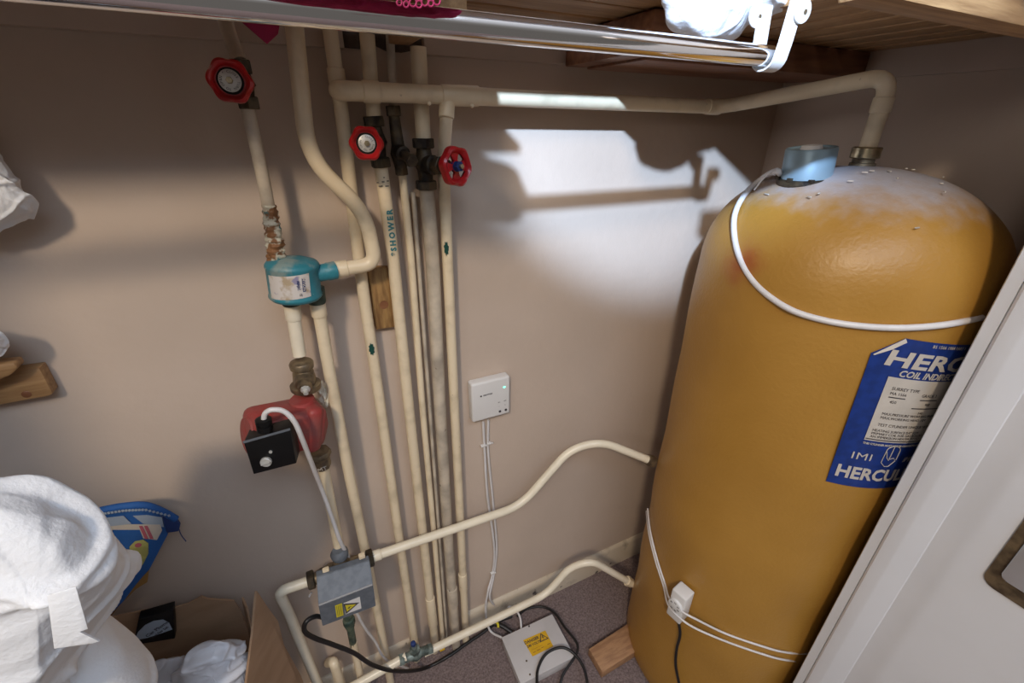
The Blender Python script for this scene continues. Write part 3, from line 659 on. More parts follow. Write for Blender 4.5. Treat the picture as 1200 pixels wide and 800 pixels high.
for p in ((382, 668), (424, 651)): bm = B(); box(bm, W(*p, .118), (.014, .010, .012), bev=.002); part('paint_spotted_lug', bm, 'pipe', mv)
top = [W(371, 676, .128), W(433, 656.5, .128)]; bend = [W(373, 708.6, .168), W(437, 684, .168)]; bot = [W(378, 733.7, .165), W(440.5, 710, .165)]
L0 = [top[0], bend[0], bot[0], V((bot[0].x, -.112, bot[0].z)), V((top[0].x, -.112, top[0].z))]
L1 = [top[1], bend[1], bot[1], V((bot[1].x, -.112, bot[1].z)), V((top[1].x, -.112, top[1].z))]
bm = B(); a = [bm.verts.new(p) for p in L0]; b = [bm.verts.new(p) for p in L1]
bm.faces.new(a); bm.faces.new(b[::-1])
for k in range(5): bm.faces.new((a[k], b[k], b[(k+1) % 5], a[(k+1) % 5]))
bmesh.ops.bevel(bm, geom=bm.edges[:], offset=.0012, segments=2, affect='EDGES')
act = part('actuator_cover', bm, 'steel', mv)
part('edge_highlight', tube(B(), [bend[0] + V((.001, -.0010, 0)), bend[1] + V((-.001, -.0010, 0))], .0023, 8), 'steeledge', act)  # bright strip standing in for the highlight along the bend
fn_ = (bend[1]-bend[0]).cross(bot[0]-bend[0]).normalized()
if fn_.y > 0: fn_ = -fn_
def face_pt(px, py, lift):         # where the photo's sticker sits on the lower panel
    d = ray(px, py); t = (bend[0] - CAM).dot(fn_) / d.dot(fn_); return CAM + d*t + fn_*lift
wp = part('white_sticker', slab(B(), [face_pt(402.5, 706, .0009), face_pt(421.5, 698.5, .0009), face_pt(423.5, 712, .0009), face_pt(405, 719, .0009)], fn_*.0003), 'white', act)
part('warning_triangle', slab(B(), [face_pt(402.5, 706.5, .0014), face_pt(421, 705, .0014), face_pt(405.5, 718.5, .0014)], fn_*.0003), 'ink', act)
part('triangle_field', slab(B(), [face_pt(404.3, 708, .0019), face_pt(417, 706.8, .0019), face_pt(406.4, 715.6, .0019)], fn_*.0003), 'yellow2', act)
bm = B(); slab(bm, [face_pt(x, y, .0024) for x, y in ((412.6, 708.6), (409.3, 710.4), (410.3, 711.0), (406.6, 712.2), (408.6, 710.3), (407.8, 709.8))], fn_*.0002); part('lightning_bolt', bm, 'ink', act)
ys_ = part('yellow_sticker', slab(B(), [face_pt(392.5, 709, .0009), face_pt(400.5, 706, .0009), face_pt(402.5, 720, .0009), face_pt(394.5, 723, .0009)], fn_*.0003), 'yellow2', act)
bm = B()
for k in range(4):
    t = .2 + .2*k; a0 = face_pt(392.8 + 8*t, 709.8 - 2.9*t, .0013); b0 = face_pt(394.5 + 8*t, 721.8 - 3*t, .0013); tube(bm, [a0, b0], .0004, 6)
part('fine_print', bm, 'ink', ys_)
bm = B(); part('maker_mark', text_bm('DANFOSS', .0075, face_pt(387.5, 720, .0012), (face_pt(386.5, 712, 0)-face_pt(388.5, 728, 0)), fn_, ext=.0002), 'silver', act) if False else bm.free()
for p in ((382, 689), ): bm = B(); lathe(bm, W(*p, .146), V((0, -1, .6)), [(0, .0022), (.002, .0018)], 12); part('cover_screw', bm, 'steeledge', act)
bm = B(); lathe(bm, W(365, 694, .12), V((-.7, -.3, -.8)), [(0, .002), (.010, .002)], 8); part('release_lever', bm, 'steeledge', mv)
# lower outlet connector
bm = B(); a, b = W(408, 722, .095), W(414.5, 757, .09); dd = (b-a); lathe(bm, a, dd, [(0, .010), (.008, .010), (.010, .0145), (.030, .0145), (.034, .011), (.046, .011), (.048, .009), (dd.length+.004, .009)], 8); part('lower_union', bm, 'green', mv)
pipe('painted_pipe', 'short pipe below the dark union of the grey valve box', None, .0095, 'pipe', pts=[W(414, 752, .09), W(424, 800, .09), V((W(424, 800, .09).x, -.085, 0))], rad=.02)
part('flat_cable', tube(B(), spline([W(382, 724, .135), W(370, 722, .15), W(359, 728, .16), W(357, 739, .16), (W(368, 747, .155)), W(390, 755, .15), W(415, 765, .15), W(437, 779, .14), W(465, 786, .125), PZ(497, 783, .012), PZ(525, 769, .012), PZ(545, 755, .012), PZ(563, 743, .012), PZ(584, 728, .015), PZ(600, 722, .015)], 8), .0052, 12), 'cableb', None,
     label='thick black cable looping from the grey valve box along the skirting', cat='cable')
part('control_cable', tube(B(), spline([W(417, 716, .12), W(428, 736, .10), W(440, 752, .08), W(452, 772, .07), PZ(478, 783, .02)], 8), .0035, 12), 'cable', None,
     label='thin off white cable hanging behind the grey valve box to the floor', cat='cable')
# drain valve
dv = root('drain_valve', 'greenish brass screw-down valve on the low pipe beside the risers', 'valve', W(488, 774, .12))
a, b = W(468, 773.5, .12), W(506, 759, .12); dx = (b-a).normalized(); m_ = (a+b)/2
bm = B(); hexnut(bm, a + dx*.006, dx, .013, .016); hexnut(bm, b - dx*.006, dx, .013, .015); lathe(bm, a, dx, [(0, .012), ((b-a).length*.3, .0125), ((b-a).length*.5, .018), ((b-a).length*.7, .0125), ((b-a).length, .012)], 24); part('valve_body', bm, 'verdi', dv)
bm = B(); lathe(bm, m_, V((-.05, -.1, 1)), [(0, .014), (.020, .0125), (.0205, .0145), (.032, .0145), (.0325, .008), (.054, .0065)], 8); part('bonnet', bm, 'verdi', dv)
bm = B(); lathe(bm, m_ + V((-.003, -.006, .055)), V((-.05, -.1, 1)), [(0, .006), (.006, .0075), (.013, .0065), (.015, .003)], 12); part('spindle', bm, 'navy', dv)
part('earth_tag', box(B(), PZ(518, 760, .012), (.018, .012, .008), bev=.003), 'yellow', None, label='small yellow scrap on the floor beside the drain valve', cat='tag')

# ------------------------------------------------------------------ wall control box and cables
cq = [W(551, 452, .028), W(597, 440, .028), W(598, 483, .028), W(555.5, 496, .028)]
cx0 = sum(p.x for p in cq)/4; cz0 = sum(p.z for p in cq)/4
wd = cq[1].x - cq[0].x; hd = cq[0].z - cq[3].z
cb_ = root('wall_control_box', 'small pale wall mounted heating receiver with a green light', 'control box', (cx0, 0, cz0-hd/2))
part('case', box(B(), V((cx0, -.0145, cz0)), (wd, .028, hd), bev=.006, seg=4), 'white', cb_)
def cp(u, v, l=.0288): return V((cx0 - wd/2 + u*wd, -l, cz0 + hd/2 - v*hd))
bm = B(); box(bm, cp(.84, .25), (.0048, .001, .0036), bev=.0004); part('indicator_light', bm, 'led', cb_, label='lit green indicator')
bm = B(); lathe(bm, cp(.235, .34), V((0, -1, 0)), [(0, .0024), (.0005, .0024)], 14); merge(bm, text_bm('DRAYTON', .0050, cp(.41, .34), V((1, 0, 0)), V((0, -1, 0)), ext=.0003, bold=.0002)); part('printed_name', bm, 'ink', cb_)
bm = B()
for u, v, s in ((.70, .62, 'ON'), (.86, .62, 'OFF'), (.70, .73, '1'), (.86, .73, '0')): merge(bm, text_bm(s, .0038, cp(u, v), V((1, 0, 0)), V((0, -1, 0)), ext=.0002))
part('button_legend', bm, 'ink', cb_)
for u in (.72, .88): bm = B(); lathe(bm, cp(u, .87), V((0, -1, 0)), [(0, .0035), (.001, .0033)], 16); part('push_button', bm, 'ink', cb_)
ca = [W(566, 494, .006), W(568, 530, .006), W(571, 580, .006), W(579, 640, .006), W(577, 672, .006), W(571, 700, .02), W(571, 723, .028), W(579, 744, .03)]
ca = ca[:5] + [W(572, 692, .024), W(569, 715, .03), PZ(574, 738, .02), PZ(588, 747, .03)]
cbp = [W(572, 492, .006), W(572, 530, .006), W(577, 582, .006), W(582, 640, .006), W(579, 672, .006), W(574, 700, .024), PZ(584, 711, .05), PZ(600, 711, .05), PZ(609, 722, .045), PZ(611, 738, .03)]
part('receiver_cable', tube(B(), spline(ca, 8), .0036, 12), 'cable', None, label='left white cable from the wall box, curling left onto the floor box', cat='cable')
part('receiver_cable', tube(B(), spline(cbp, 8), .0034, 12), 'cable', None, label='right white cable from the wall box, arching over the low pipe', cat='cable')
for (x, y) in ((566, 522), (573, 519), (577, 671)):
    c = W(x, y, .008); rt = None
    bm = B(); box(bm, c, (.013, .010, .004), bev=.0012); lathe(bm, c + V((.0085, -.002, .001)), V((0, -1, 0)), [(0, .0022), (.004, .0022)], 10)
    part('cable_clip', bm, 'white', None, label={566: 'white cable clip, upper left of the pair below the wall box', 573: 'white cable clip, upper right of the pair below the wall box', 577: 'lowest white cable clip just above the skirting'}[x], cat='cable clip', group='clips on the receiver cables')
# ------------------------------------------------------------------ floor junction box
bh = .042
fq = [PZ(587, 748, bh), PZ(645, 719, bh), PZ(676, 769, bh), PZ(611, 800, bh)]
c_ = sum(fq, V())/4; ex = ((fq[1]-fq[0]) + (fq[2]-fq[3])); ey = ((fq[1]-fq[2]) + (fq[0]-fq[3]))
wx, wy = ex.length/2, ey.length/2; ex.normalize(); ey = UP.cross(ex).normalized()
jb = root('junction_box', 'grey white metal junction box lying on the carpet with a yellow warning label', 'junction box', (c_.x, c_.y, 0))
RJ = Matrix((ex, ey, UP)).transposed()
part('base_tray', box(B(), V((c_.x, c_.y, (bh-.004)/2)), (wx-.004, wy-.004, bh-.004), RJ, bev=.002), 'boxw', jb)
lid = part('lid', box(B(), V((c_.x, c_.y, bh-.004)), (wx, wy, .008), RJ, bev=.0015), 'boxw', jb)
def jp(px, py, l=.0004): return PZ(px, py, bh + l)
sq = [jp(613, 750), jp(639, 738.5), jp(648.5, 757), jp(624, 769)]
part('warning_label', slab(B(), sq, V((0, 0, .0003))), 'yellow', lid)
def jl(u, v, l=.0012): return sq[0].lerp(sq[1], u).lerp(sq[3].lerp(sq[2], u), v) + V((0, 0, l-.0004))
lx = (sq[1]-sq[0]).normalized(); ww = (sq[1]-sq[0]).length
bm = text_bm('DANGER', ww*.155, jl(.30, .20), lx, UP, ext=.0002, bold=.0003); merge(bm, text_bm('240 VOLTS', ww*.125, jl(.31, .44), lx, UP, ext=.0002, bold=.0002))
part('danger_lettering', bm, 'ink', lid)
bm = B()
for i, (u0, u1, v) in enumerate(((.10, .22, .84), (.28, .44, .83), (.50, .62, .80), (.80, .94, .78), (.12, .60, .68))): tube(bm, [jl(u0, v), jl(u1, v)], .0007 if i < 4 else .0003, 6)
part('small_print', bm, 'beam', lid)
tri = [jl(.76, .04), jl(.98, .50), jl(.57, .50)]; cc = sum(tri, V())/3
part('warning_triangle', slab(B(), tri, V((0, 0, .0003))), 'ink', lid)
part('triangle_field', slab(B(), [cc + (p-cc)*.70 + V((0, 0, .0004)) for p in tri], V((0, 0, .0002))), 'yellow', lid)
bm = B(); slab(bm, [jl(u, v, .0020) for u, v in ((.79, .17), (.73, .32), (.78, .32), (.74, .47), (.83, .29), (.785, .29), (.82, .19))], V((0, 0, .0002))); part('lightning_bolt', bm, 'ink', lid)
for x, y in ((620, 733.5), (617, 774), (621, 790)): bm = B(); lathe(bm, jp(x, y), UP, [(0, .0030), (.001, .0026)], 12); part('lid_screw', bm, 'ink' if y < 740 else 'brass', lid)
# black cables round the box
part('power_cable', tube(B(), spline([PZ(606, 722, .012), PZ(618, 713, .012), PZ(636, 711, .012), PZ(650, 718, .02), PZ(662, 735, .03), PZ(674, 750, .045), PZ(677, 760, .046), PZ(672, 772, .04), PZ(660, 790, .03), PZ(655, 810, .015)], 8), .0040, 12), 'cableb', None,
     label='black cable running behind the floor box and down its right side', cat='cable')
part('power_cable', tube(B(), spline([PZ(629, 806, .05), PZ(630, 785, .055), PZ(638, 768, .062), PZ(650, 760, .065), PZ(662, 759, .064), PZ(675, 768, .058), PZ(685, 785, .05), PZ(690, 812, .04)], 8), .0043, 12), 'cableb', None,
     label='black cable arching in a loop over the front of the floor box', cat='cable')
part('wire_end', tube(B(), spline([PZ(576, 730, .03), PZ(588, 733, .03), PZ(600, 741, .02)], 6), .0075, 10), 'cableb', None, label='short thick black cable entering the back of the floor box', cat='cable')
part('earth_sleeve', tube(B(), spline([PZ(578, 727, .042), PZ(583, 730, .044), PZ(584, 735, .040)], 5), .0040, 10), 'yellow2', None, label='yellow green earth sleeve behind the floor box', cat='wire')
part('offcut', slab(B(), [PZ(690, 760, .035), PZ(738, 729, .035), PZ(756, 756, .035), PZ(706, 787, .035)], V((0, 0, -.034)), bev=.0015), 'offcut', None,
     label='short pine board offcut lying on the carpet against the tank', cat='wood offcut')

# ------------------------------------------------------------------ hot water tank
tk = root('hot_water_tank', 'tall foam coated tan hot water tank with domed top and blue label', 'tank', (TC.x, TC.y, 0))
SH, TOPZ = 1.272, 1.482
bm = B(); prof = [(0, .235), (.006, .246), (.02, TR+.001)]
for k in range(1, 26): prof.append((.02 + (SH-.045)*k/25, TR + .0020*math.sin(k*1.1)))
for k in range(0, 30):
    a = math.pi/2*k/29
    prof.append((SH + (TOPZ-SH)*math.sin(a)**.80, max(TR*math.cos(a)**.80 - .004*math.sin(2*a)**6, .0005)))
lathe(bm, TC.copy(), UP, prof, 128)
for v in bm.verts:
    d = V((v.co.x-TC.x, v.co.y-TC.y, 0)); k = .0035*noise.noise(v.co*5) + .0012*noise.noise(v.co*17)
    if d.length > .02: v.co += d.normalized()*k
    if v.co.z > SH: v.co.z += .004*noise.noise(v.co*9)
part('foam_jacket', bm, 'foam', tk, sharp=60)
# local dent where the pipe comes in is covered by the collar
# heater head and outlet
hc = PZ(943, 213, 1.458); hax = V((-.10, .02, 1)).normalized(); print('HC', hc)
bm = B(); lathe(bm, hc, hax, [(-.010, .040), (-.001, .0445), (0, .0455), (.006, .0455), (.008, .043)], 32)
for k in range(8):
    a = 2*math.pi*k/8; box(bm, hc + V((.044*math.cos(a), .044*math.sin(a), .005)), (.008, .008, .006), bev=.001)
part('heater_flange', bm, 'darkbrass', tk)
bm = B(); lathe(bm, hc, hax, [(.006, .0405), (.055, .0405), (.058, .039), (.058, .036), (.055, .0355), (.055, .001)], 40); cap = part('heater_cap', bm, 'capblue', tk, label='pale blue grey round cap')
bm = B(); lathe(bm, hc + hax*.0555 + V((.006, .004, 0)), hax, [(0, .018), (.006, .016), (.007, .004)], 20); part('cap_knob', bm, 'white', cap)
fz = V((T0.x, T0.y, 1.482)); bm = B(); lathe(bm, fz, UP, [(-.02, .021), (.006, .021), (.007, .018), (.013, .018)], 24); part('outlet_boss', bm, 'brass', tk)
bm = B(); hexnut(bm, fz + V((0, 0, .024)), UP, .020, .0235, n=12); part('outlet_nut', bm, 'brassn', tk)
# label: quad found on the tank side
LBL = PT(967, 562); LTL = PT(1020, 412); 
def cyl(p): return math.atan2(p.y-TC.y, p.x-TC.x), p.z
bl, tl = cyl(LBL), cyl(LTL); br_ = cyl(PT(1035, 570)); rm = cyl(PT(1105, 412))
sx_ = TR
ex2 = V(((br_[0]-bl[0])*TR, br_[1]-bl[1])); ex2.normalize(); LH = math.hypot((tl[0]-bl[0])*TR, tl[1]-bl[1]); ey2 = V(((tl[0]-bl[0])*TR, tl[1]-bl[1])).normalized()
print('LABEL', bl, tl, br_, rm, LH, ex2, ey2)
def onT(x, y, z=0.0):               # label coordinates in metres from its bottom-left corner
    s = ex2*x + ey2*y; a = bl[0] + s.x/TR; R_ = TR + .0036 + z
    return V((TC.x + R_*math.cos(a), TC.y + R_*math.sin(a), bl[1] + s.y))
onT.c = TC
LWd = .235; TH = LH*1.13; cutx, cuty = .030, LH*1.0
bm = B(); nx, ny = 30, 26; grid = []
for j in range(ny+1):
    y = TH*j/ny; row = []
    for i in range(nx+1):
        x0 = max(0, (y - cuty)/(TH-cuty))*cutx*1.3; row.append(bm.verts.new(onT(x0 + (LWd-x0)*i/nx, y)))
    grid.append(row)
for j in range(ny):
    for i in range(nx): bm.faces.new((grid[j][i], grid[j][i+1], grid[j+1][i+1], grid[j+1][i]))
lab = part('label_sheet', bm, 'foamblue', tk, label='torn dark blue printed label')
def patch(x0, y0, x1, y1, z, n=16): return arc_patch(x0, x1, y0, y1, z, onT, n)
part('white_panel', patch(LWd*.15, LH*.40, LWd*.86, LH*.875, .0006), 'paper', lab)
def ttext(s, size, x, y, m, nm, z=.0010, **k):
    bm = text_bm(s, size, None, None, None, fn=lambda a, b, c: onT(x + a, y + b, z + c), ext=.0001, align='LEFT', sub=1, **k); return bm if nm is None else part(nm, bm, m, lab)
u_ = LWd
ttext('HERCULES', LH*.140, u_*.085, LH*.992, 'paper', 'maker_lettering', bold=.0013, shear=.12, sx=1.48, space=1.04)
ttext('COIL INDIRECT', LH*.060, u_*.205, LH*.905, 'paper', 'type_lettering', bold=.0004, shear=.25)
ttext('BS 1566 1984 PART 1', LH*.028, u_*.36, LH*1.105, 'paper', 'standard_lettering')
ttext('IMI', LH*.080, u_*.10, LH*.262, 'paper', 'badge_lettering', sx=1.3, space=1.1)
ttext('IMI', LH*.060, u_*.54, LH*.255, 'paper', 'small_badge_lettering', shear=.3)
ttext('HERCULES', LH*.138, u_*.035, LH*.115, 'paper', 'lower_maker_lettering', bold=.0012, sx=.95, space=1.02)
ttext('THIS CYLINDER MUST NOT BE CONNECTED DIRECTLY', LH*.020, u_*.15, LH*.375, 'paper', 'caution_lettering', bold=.0002)
bm = B()
for (s, x, y, sz) in (('SURREY TYPE', .20, .80, .030), ('MA 1566', .20, .765, .028), ('GRADE 3', .44, .770, .030), ('450', .22, .705, .028), ('900', .50, .705, .028), ('140', .47, .640, .028),
                      ('MAX.PRESSURE WORKING PRIMARY', .20, .615, .027), ('MAX.WORKING HEAD 10M', .20, .585, .027),
                      ('TEST CYLINDER UNIQUE NUMBER', .20, .530, .029), ('HEATING SURFACE 0.47 SQM', .18, .485, .026), ('PRIMARY COIL FOR GAS BOILERS', .18, .460, .026), ('AN IMMERSION HEATER FITTED', .18, .435, .026)):
    merge(bm, ttext(s, LH*sz, u_*x, LH*y, None, None, z=.0014))
part('typed_lettering', bm, 'ink', lab)
bm = B()
for x0, x1, y in ((.20, .32, .735), (.44, .60, .735), (.40, .74, .672), (.155, .80, .410)):
    merge(bm, patch(u_*x0, LH*y, u_*x1, LH*(y+.007), .0013, 8))
part('heavy_print_line', bm, 'ink', lab)
# cylinder emblem drawn in outline
bm = B(); ecx, ecy, er = u_*.41, LH*.290, LH*.052
def eline(pts): tube(bm, [onT(x, y, .0012) for x, y in pts], .0007, 6)
eline([(ecx + er*math.cos(a), ecy + .018*.68 + er*.75*math.sin(a)) for a in [math.radians(t) for t in range(-15, 200, 12)]])
eline([(ecx - er, ecy + .018*.68), (ecx - er*1.1, ecy - .022*.68), (ecx - er*.4, ecy - .035*.68), (ecx + er*.2, ecy - .034*.68), (ecx + er*.9, ecy - .015*.68), (ecx + er*.5, ecy - .006*.68), (ecx - .002, ecy - .010*.68), (ecx - .001, ecy + .018*.68 + er*.73)])
eline([(ecx + er, ecy + .018*.68), (ecx + er*.98, ecy - .012*.68)]); eline([(ecx - er*.9, ecy + .01), (ecx - er*.55, ecy - .004), (ecx - .002, ecy - .014*.68)])
part('emblem', bm, 'paper', lab)
bm = B(); slab(bm, [onT(0.002, cuty*.995, .0015), onT(cutx*1.26, TH*1.0, .002), onT(cutx*1.34, TH*.982, .004), onT(cutx*.8, LH*1.052, .004), onT(.004, cuty*.992, .002)], V((0, -.0006, .0006))); part('curled_corner', bm, 'paper', lab, label='curled paper corner')
# flakes of insulation stuck on the dome
def dome_z(r):
    best = TOPZ
    for h, rr in prof:
        if h >= SH and rr <= r: return h
    return best
fl = B()
for i in range(16):
    a = math.radians(random.uniform(150, 330)); r = random.uniform(.06, .235); z = dome_z(r)
    c = V((TC.x + r*math.cos(a), TC.y + r*math.sin(a), z + .002)); d = V((random.uniform(-1, 1), random.uniform(-1, 1), -.3)).normalized()
    box(fl, c, (random.uniform(.004, .013), .0022, .002), axes(d, V((0, 0, 1))), bev=.0006)
part('insulation_flakes', fl, 'paper', tk).__setitem__('kind', 'stuff')
# thick white cable over the dome
def dome_pt(px, py, lift=.007):     # meet the dome surface by stepping along the ray
    d = ray(px, py).normalized(); t = .4
    while t < 2.0:
        p = CAM + d*t; r = math.hypot(p.x-TC.x, p.y-TC.y)
        if p.z <= SH: ok = r < TR + lift
        elif p.z > TOPZ + lift: ok = False
        else:
            q_ = 0
            zz = dome_z(r) if r < TR else -1
            ok = p.z < zz + lift or False
            if not ok and r < TR + lift and p.z < SH + .01: ok = True
        if ok: return p
        t += .002
    return None
cpts = [hc + V((-.030, .030, .012)), hc + V((-.052, .026, .018))]
for x, y in ((893, 209), (874, 226), (861, 252), (862, 285), (873, 315), (893, 340), (925, 362), (965, 375), (1010, 382), (1060, 384), (1110, 380), (1150, 372)):
    p = dome_pt(x, y, .006); 
    if p is None: p = PT(x, y, TR+.006)
    cpts.append(p)
print('CABLE', [tuple(round(c, 3) for c in p) for p in cpts])
part('heater_cable', tube(B(), spline(cpts, 6), .0052, 14), 'cable', None, label='thick white cable curving from the heater cap across the tank dome', cat='cable')
part('heater_wire', tube(B(), spline([hc + V((-.035, .036, .010)), hc + V((-.058, .036, .012)), dome_pt(884, 222, .006) or PT(884, 222)], 6), .0016, 8), 'cable', None, label='thin pale wire beside the heater cap on the dome', cat='cable')
# cylinder thermostat with its strap
th = root('cylinder_thermostat', 'white thermostat box with round dial strapped low on the tank', 'thermostat', PT(805, 735, TR))
tcn = PT(803, 700, TR); ta = math.atan2(tcn.y-TC.y, tcn.x-TC.x); tn_ = V((math.cos(ta), math.sin(ta), 0)); tt = V((-math.sin(ta), math.cos(ta), 0))
RT = Matrix((tt, UP, tn_)).transposed()
tc_ = V((TC.x, TC.y, 0)) + tn_*(TR+.022) + V((0, 0, tcn.z))
hs = part('housing', box(B(), tc_, (.040, .098, .038), RT, bev=.004, seg=3), 'white', th)
dc = tc_ + tn_*.019 + UP*.008 - tt*.001
bm = B(); lathe(bm, dc, tn_, [(0, .0185), (.006, .0178), (.007, .016)], 36); dl = part('dial', bm, 'white', th)
bm = B()
for k, s in enumerate(('80', '70', '60', '50', '40', '30')):
    a = math.radians(140 - 52*k); merge(bm, text_bm(s, .0062, dc + tn_*.0074 + tt*(.0118*math.cos(a)) + UP*(.0118*math.sin(a)), tt*math.sin(a) - UP*math.cos(a) if False else tt, tn_, ext=.0002))
part('dial_numbers', bm, 'ink', dl)
def strap(px, lift):
    return [PT(x, y, TR+lift) for x, y in px]
s1 = [(759, 596), (762, 622), (770, 655), (779, 683)]; s1b = [(786, 705), (800, 718), (820, 729), (850, 742), (890, 756), (920, 764), (952, 766), (1000, 770)]
e1 = [PT(x, y, TR+.005) for x, y in s1] + [PT(785, 702, TR+.040), PT(799, 716, TR+.045), PT(817, 726, TR+.036)] + [PT(x, y, TR+.006) for x, y in s1b[3:]]
e2 = [PT(x-1.5, y+3, TR+.005) for x, y in s1] + [PT(783, 708, TR+.038), PT(797, 724, TR+.045), PT(815, 736, TR+.036)] + [PT(x, y+9, TR+.006) for x, y in s1b[3:]]
for e in (e1, e2): part('strap_wire', tube(B(), spline([p for p in e], 6), .0026, 10), 'cable', th)
part('thermostat_cable', tube(B(), spline([tc_ - UP*.047, PT(797, 742, TR+.020), PT(793, 760, TR+.012), PT(792, 780, TR+.012), PT(797, 808, TR+.012), PT(800, 840, TR+.02)], 6), .0036, 12), 'cableb', None, label='black cable hanging from the thermostat down the tank front', cat='cable')

# ------------------------------------------------------------------ left side timbers, blue bag, cardboard box
tl_ = W(-10, 438, .03); 
bm = B(); q = [W(-60, 446, .026), W(46, 431, .026), W(62, 461, .026), W(58, 464, .026), W(-60, 484, .026)]
q[0] = V((XL+.02, q[0].y, q[1].z)); q[4] = V((XL+.02, q[4].y, q[3].z - .004))
slab(bm, q, V((0, .025, 0)), bev=.003); tbm = part('shelf_bearer', bm, 'wood', None, label='knotty pine bearer fixed on the wall at the left edge', cat='timber')
bm = B(); lathe(bm, W(31, 462, .0265), V((0, -1, 0)), [(0, .006), (.0006, .005)], 14); part('knot', bm, 'beam', tbm)
q = [W(-60, 434, .055), W(16, 425, .055), W(21, 431, .055), W(12, 440, .055), W(-60, 470, .055)]
bm = B(); slab(bm, q, V((0, .025, 0)), bev=.003); part('shelf_bearer', bm, 'wood', None, label='short pale timber end overlapping the knotty bearer at the left edge', cat='timber')
bg = root('blue_bag', 'blue patterned fabric bag with lime and pink print hanging behind the sheet', 'bag', W(130, 720, .03))
def pp(l, off, th=.003, bev=0): return slab(B(), [W(x, y, off) for x, y in l], V((0, -th, 0)), bev=bev)
def puff(l, off, th, seed):
    bm = B(); slab(bm, [W(x, y, off) for x, y in l], V((0, -th, 0))); bmesh.ops.triangulate(bm, faces=bm.faces[:]); bmesh.ops.subdivide_edges(bm, edges=bm.edges[:], cuts=3, use_grid_fill=True)
    for v in bm.verts: v.co.y -= .006*noise.noise(v.co*18 + V((seed, 0, 0)))
    return bm
part('bag_body', pp([(60, 612), (98, 604), (140, 594), (172, 591), (188, 598), (198, 622), (176, 664), (158, 682), (146, 700), (124, 724), (110, 720), (60, 740)], .045, .008, .002), 'bag', bg)
part('rolled_hem', tube(B(), spline([W(96, 604, .06), W(118, 598, .062), W(145, 593, .064), W(170, 592, .064), W(190, 599, .062), W(206, 608, .06)], 5), .0065, 12), 'bag', bg)
part('corner_fold', pp([(190, 600), (207, 604), (212, 612), (210, 620), (196, 622)], .055, .006, .002), 'navy', bg)
bm = B()
for k in range(26):
    t = k/25; base = [(101, 606), (120, 602), (146, 598), (170, 597), (198, 604)]; s = t*4; i = min(3, int(s)); f = s - i
    x = base[i][0]*(1-f) + base[i+1][0]*f; y = base[i][1]*(1-f) + base[i+1][1]*f; box(bm, W(x, y, .0715), (.0035, .001, .0045))
part('hem_stitching', bm, 'pale', bg)
part('pale_panel', pp([(118, 607), (145, 604), (154, 613), (123, 617)], .0545, .001), 'pale', bg); part('pale_panel', pp([(156, 604), (172, 603), (190, 606), (192, 617), (168, 613)], .0545, .001), 'pale', bg)
part('white_band', pp([(108, 618), (150, 614), (188, 614), (190, 621), (184, 632), (168, 630), (164, 620), (132, 620), (129, 634), (112, 626)], .0545, .0012), 'paper', bg)
for x in (163, 169): part('pink_stripe', pp([(x, 616), (x+4, 616), (x+11, 631), (x+7, 631)], .0560, .0008), 'pinkp', bg)
part('lime_print', pp([(134, 664), (144, 660), (152, 650), (152, 640), (158, 634), (168, 632), (174, 636), (174, 648), (168, 660), (158, 672), (146, 677), (136, 678)], .0545, .0014), 'lime', bg)
for x, y in ((162, 638.5), (152.5, 653)): bm = B(); lathe(bm, W(x, y, .0560), V((0, -1, 0)), [(0, .0052), (.0008, .0050)], 16); part('pink_dot', bm, 'pinkp', bg)
part('tan_lining', pp([(176, 660), (173, 680), (160, 688), (140, 708), (128, 724), (122, 716), (150, 684)], .040, .004), 'orange', bg)
part('loose_thread', tube(B(), spline([W(209, 617, .058), W(212, 626, .056), W(218, 634, .055)], 4), .0009, 6), 'navy', bg)

bx = root('cardboard_box', 'open brown cardboard box with torn upright flaps at bottom left', 'box', (W(250, 800, .15).x, -.18, 0))
th_ = .004
bk = .06
bm = slab(B(), [W(110, 728, bk), W(166, 716, bk), W(205, 712, bk), W(222, 707, bk), W(236, 699, bk), W(243, 702, bk), W(274, 704, bk), W(281, 714, bk), W(296, 752, bk), V((W(330, 800, bk).x, -bk, 0.0)), V((W(110, 728, bk).x-.03, -bk, 0.0))], V((0, th_, 0)))
part('back_panel', bm, 'card', bx)
bm = slab(B(), [W(283, 700, .064), W(288, 712, .09), W(296, 745, .12), W(300, 780, .13), W(292, 745, .075)], V((.004, 0, 0))); part('corner_flap', bm, 'card', bx)
r0, r1 = W(300, 693, .19), W(306, 700, .19)
bm = slab(B(), [W(301, 692, .17), W(315, 713, .155), W(326, 728, .14), W(333, 756, .13), W(352, 790, .12), V((W(375, 850, .11).x, -.11, 0)), V((W(290, 850, .23).x, -.23, 0)), W(289, 800, .235), W(296, 745, .20)], V((-.004, .001, 0)))
part('side_flap', bm, 'card', bx)
fx0 = W(110, 728, bk).x - .03
bm = box(B(), V((fx0, -.20, .20)), (th_, .28, .40)); part('side_panel', bm, 'card', bx)
bm = box(B(), V((fx0/2 + W(290, 850, .23).x/2, -.34, .17)), (W(290, 850, .23).x-fx0, th_, .34)); part('front_panel', bm, 'card', bx)
bm = box(B(), V((fx0/2 + W(290, 850, .23).x/2, -.20, .003)), (W(290, 850, .23).x-fx0, .28, .004)); part('base_panel', bm, 'card', bx)
cd = root('printed_packet', 'black packet with a pale half disc and small print inside the cardboard box', 'packet', W(180, 752, .075))
part('packet_body', slab(B(), [W(162, 726, .085), W(203, 714, .085), W(205, 748, .085), W(156, 756, .085)], V((0, .020, 0)), bev=.001), 'black', cd)
bm = B(); pl = []
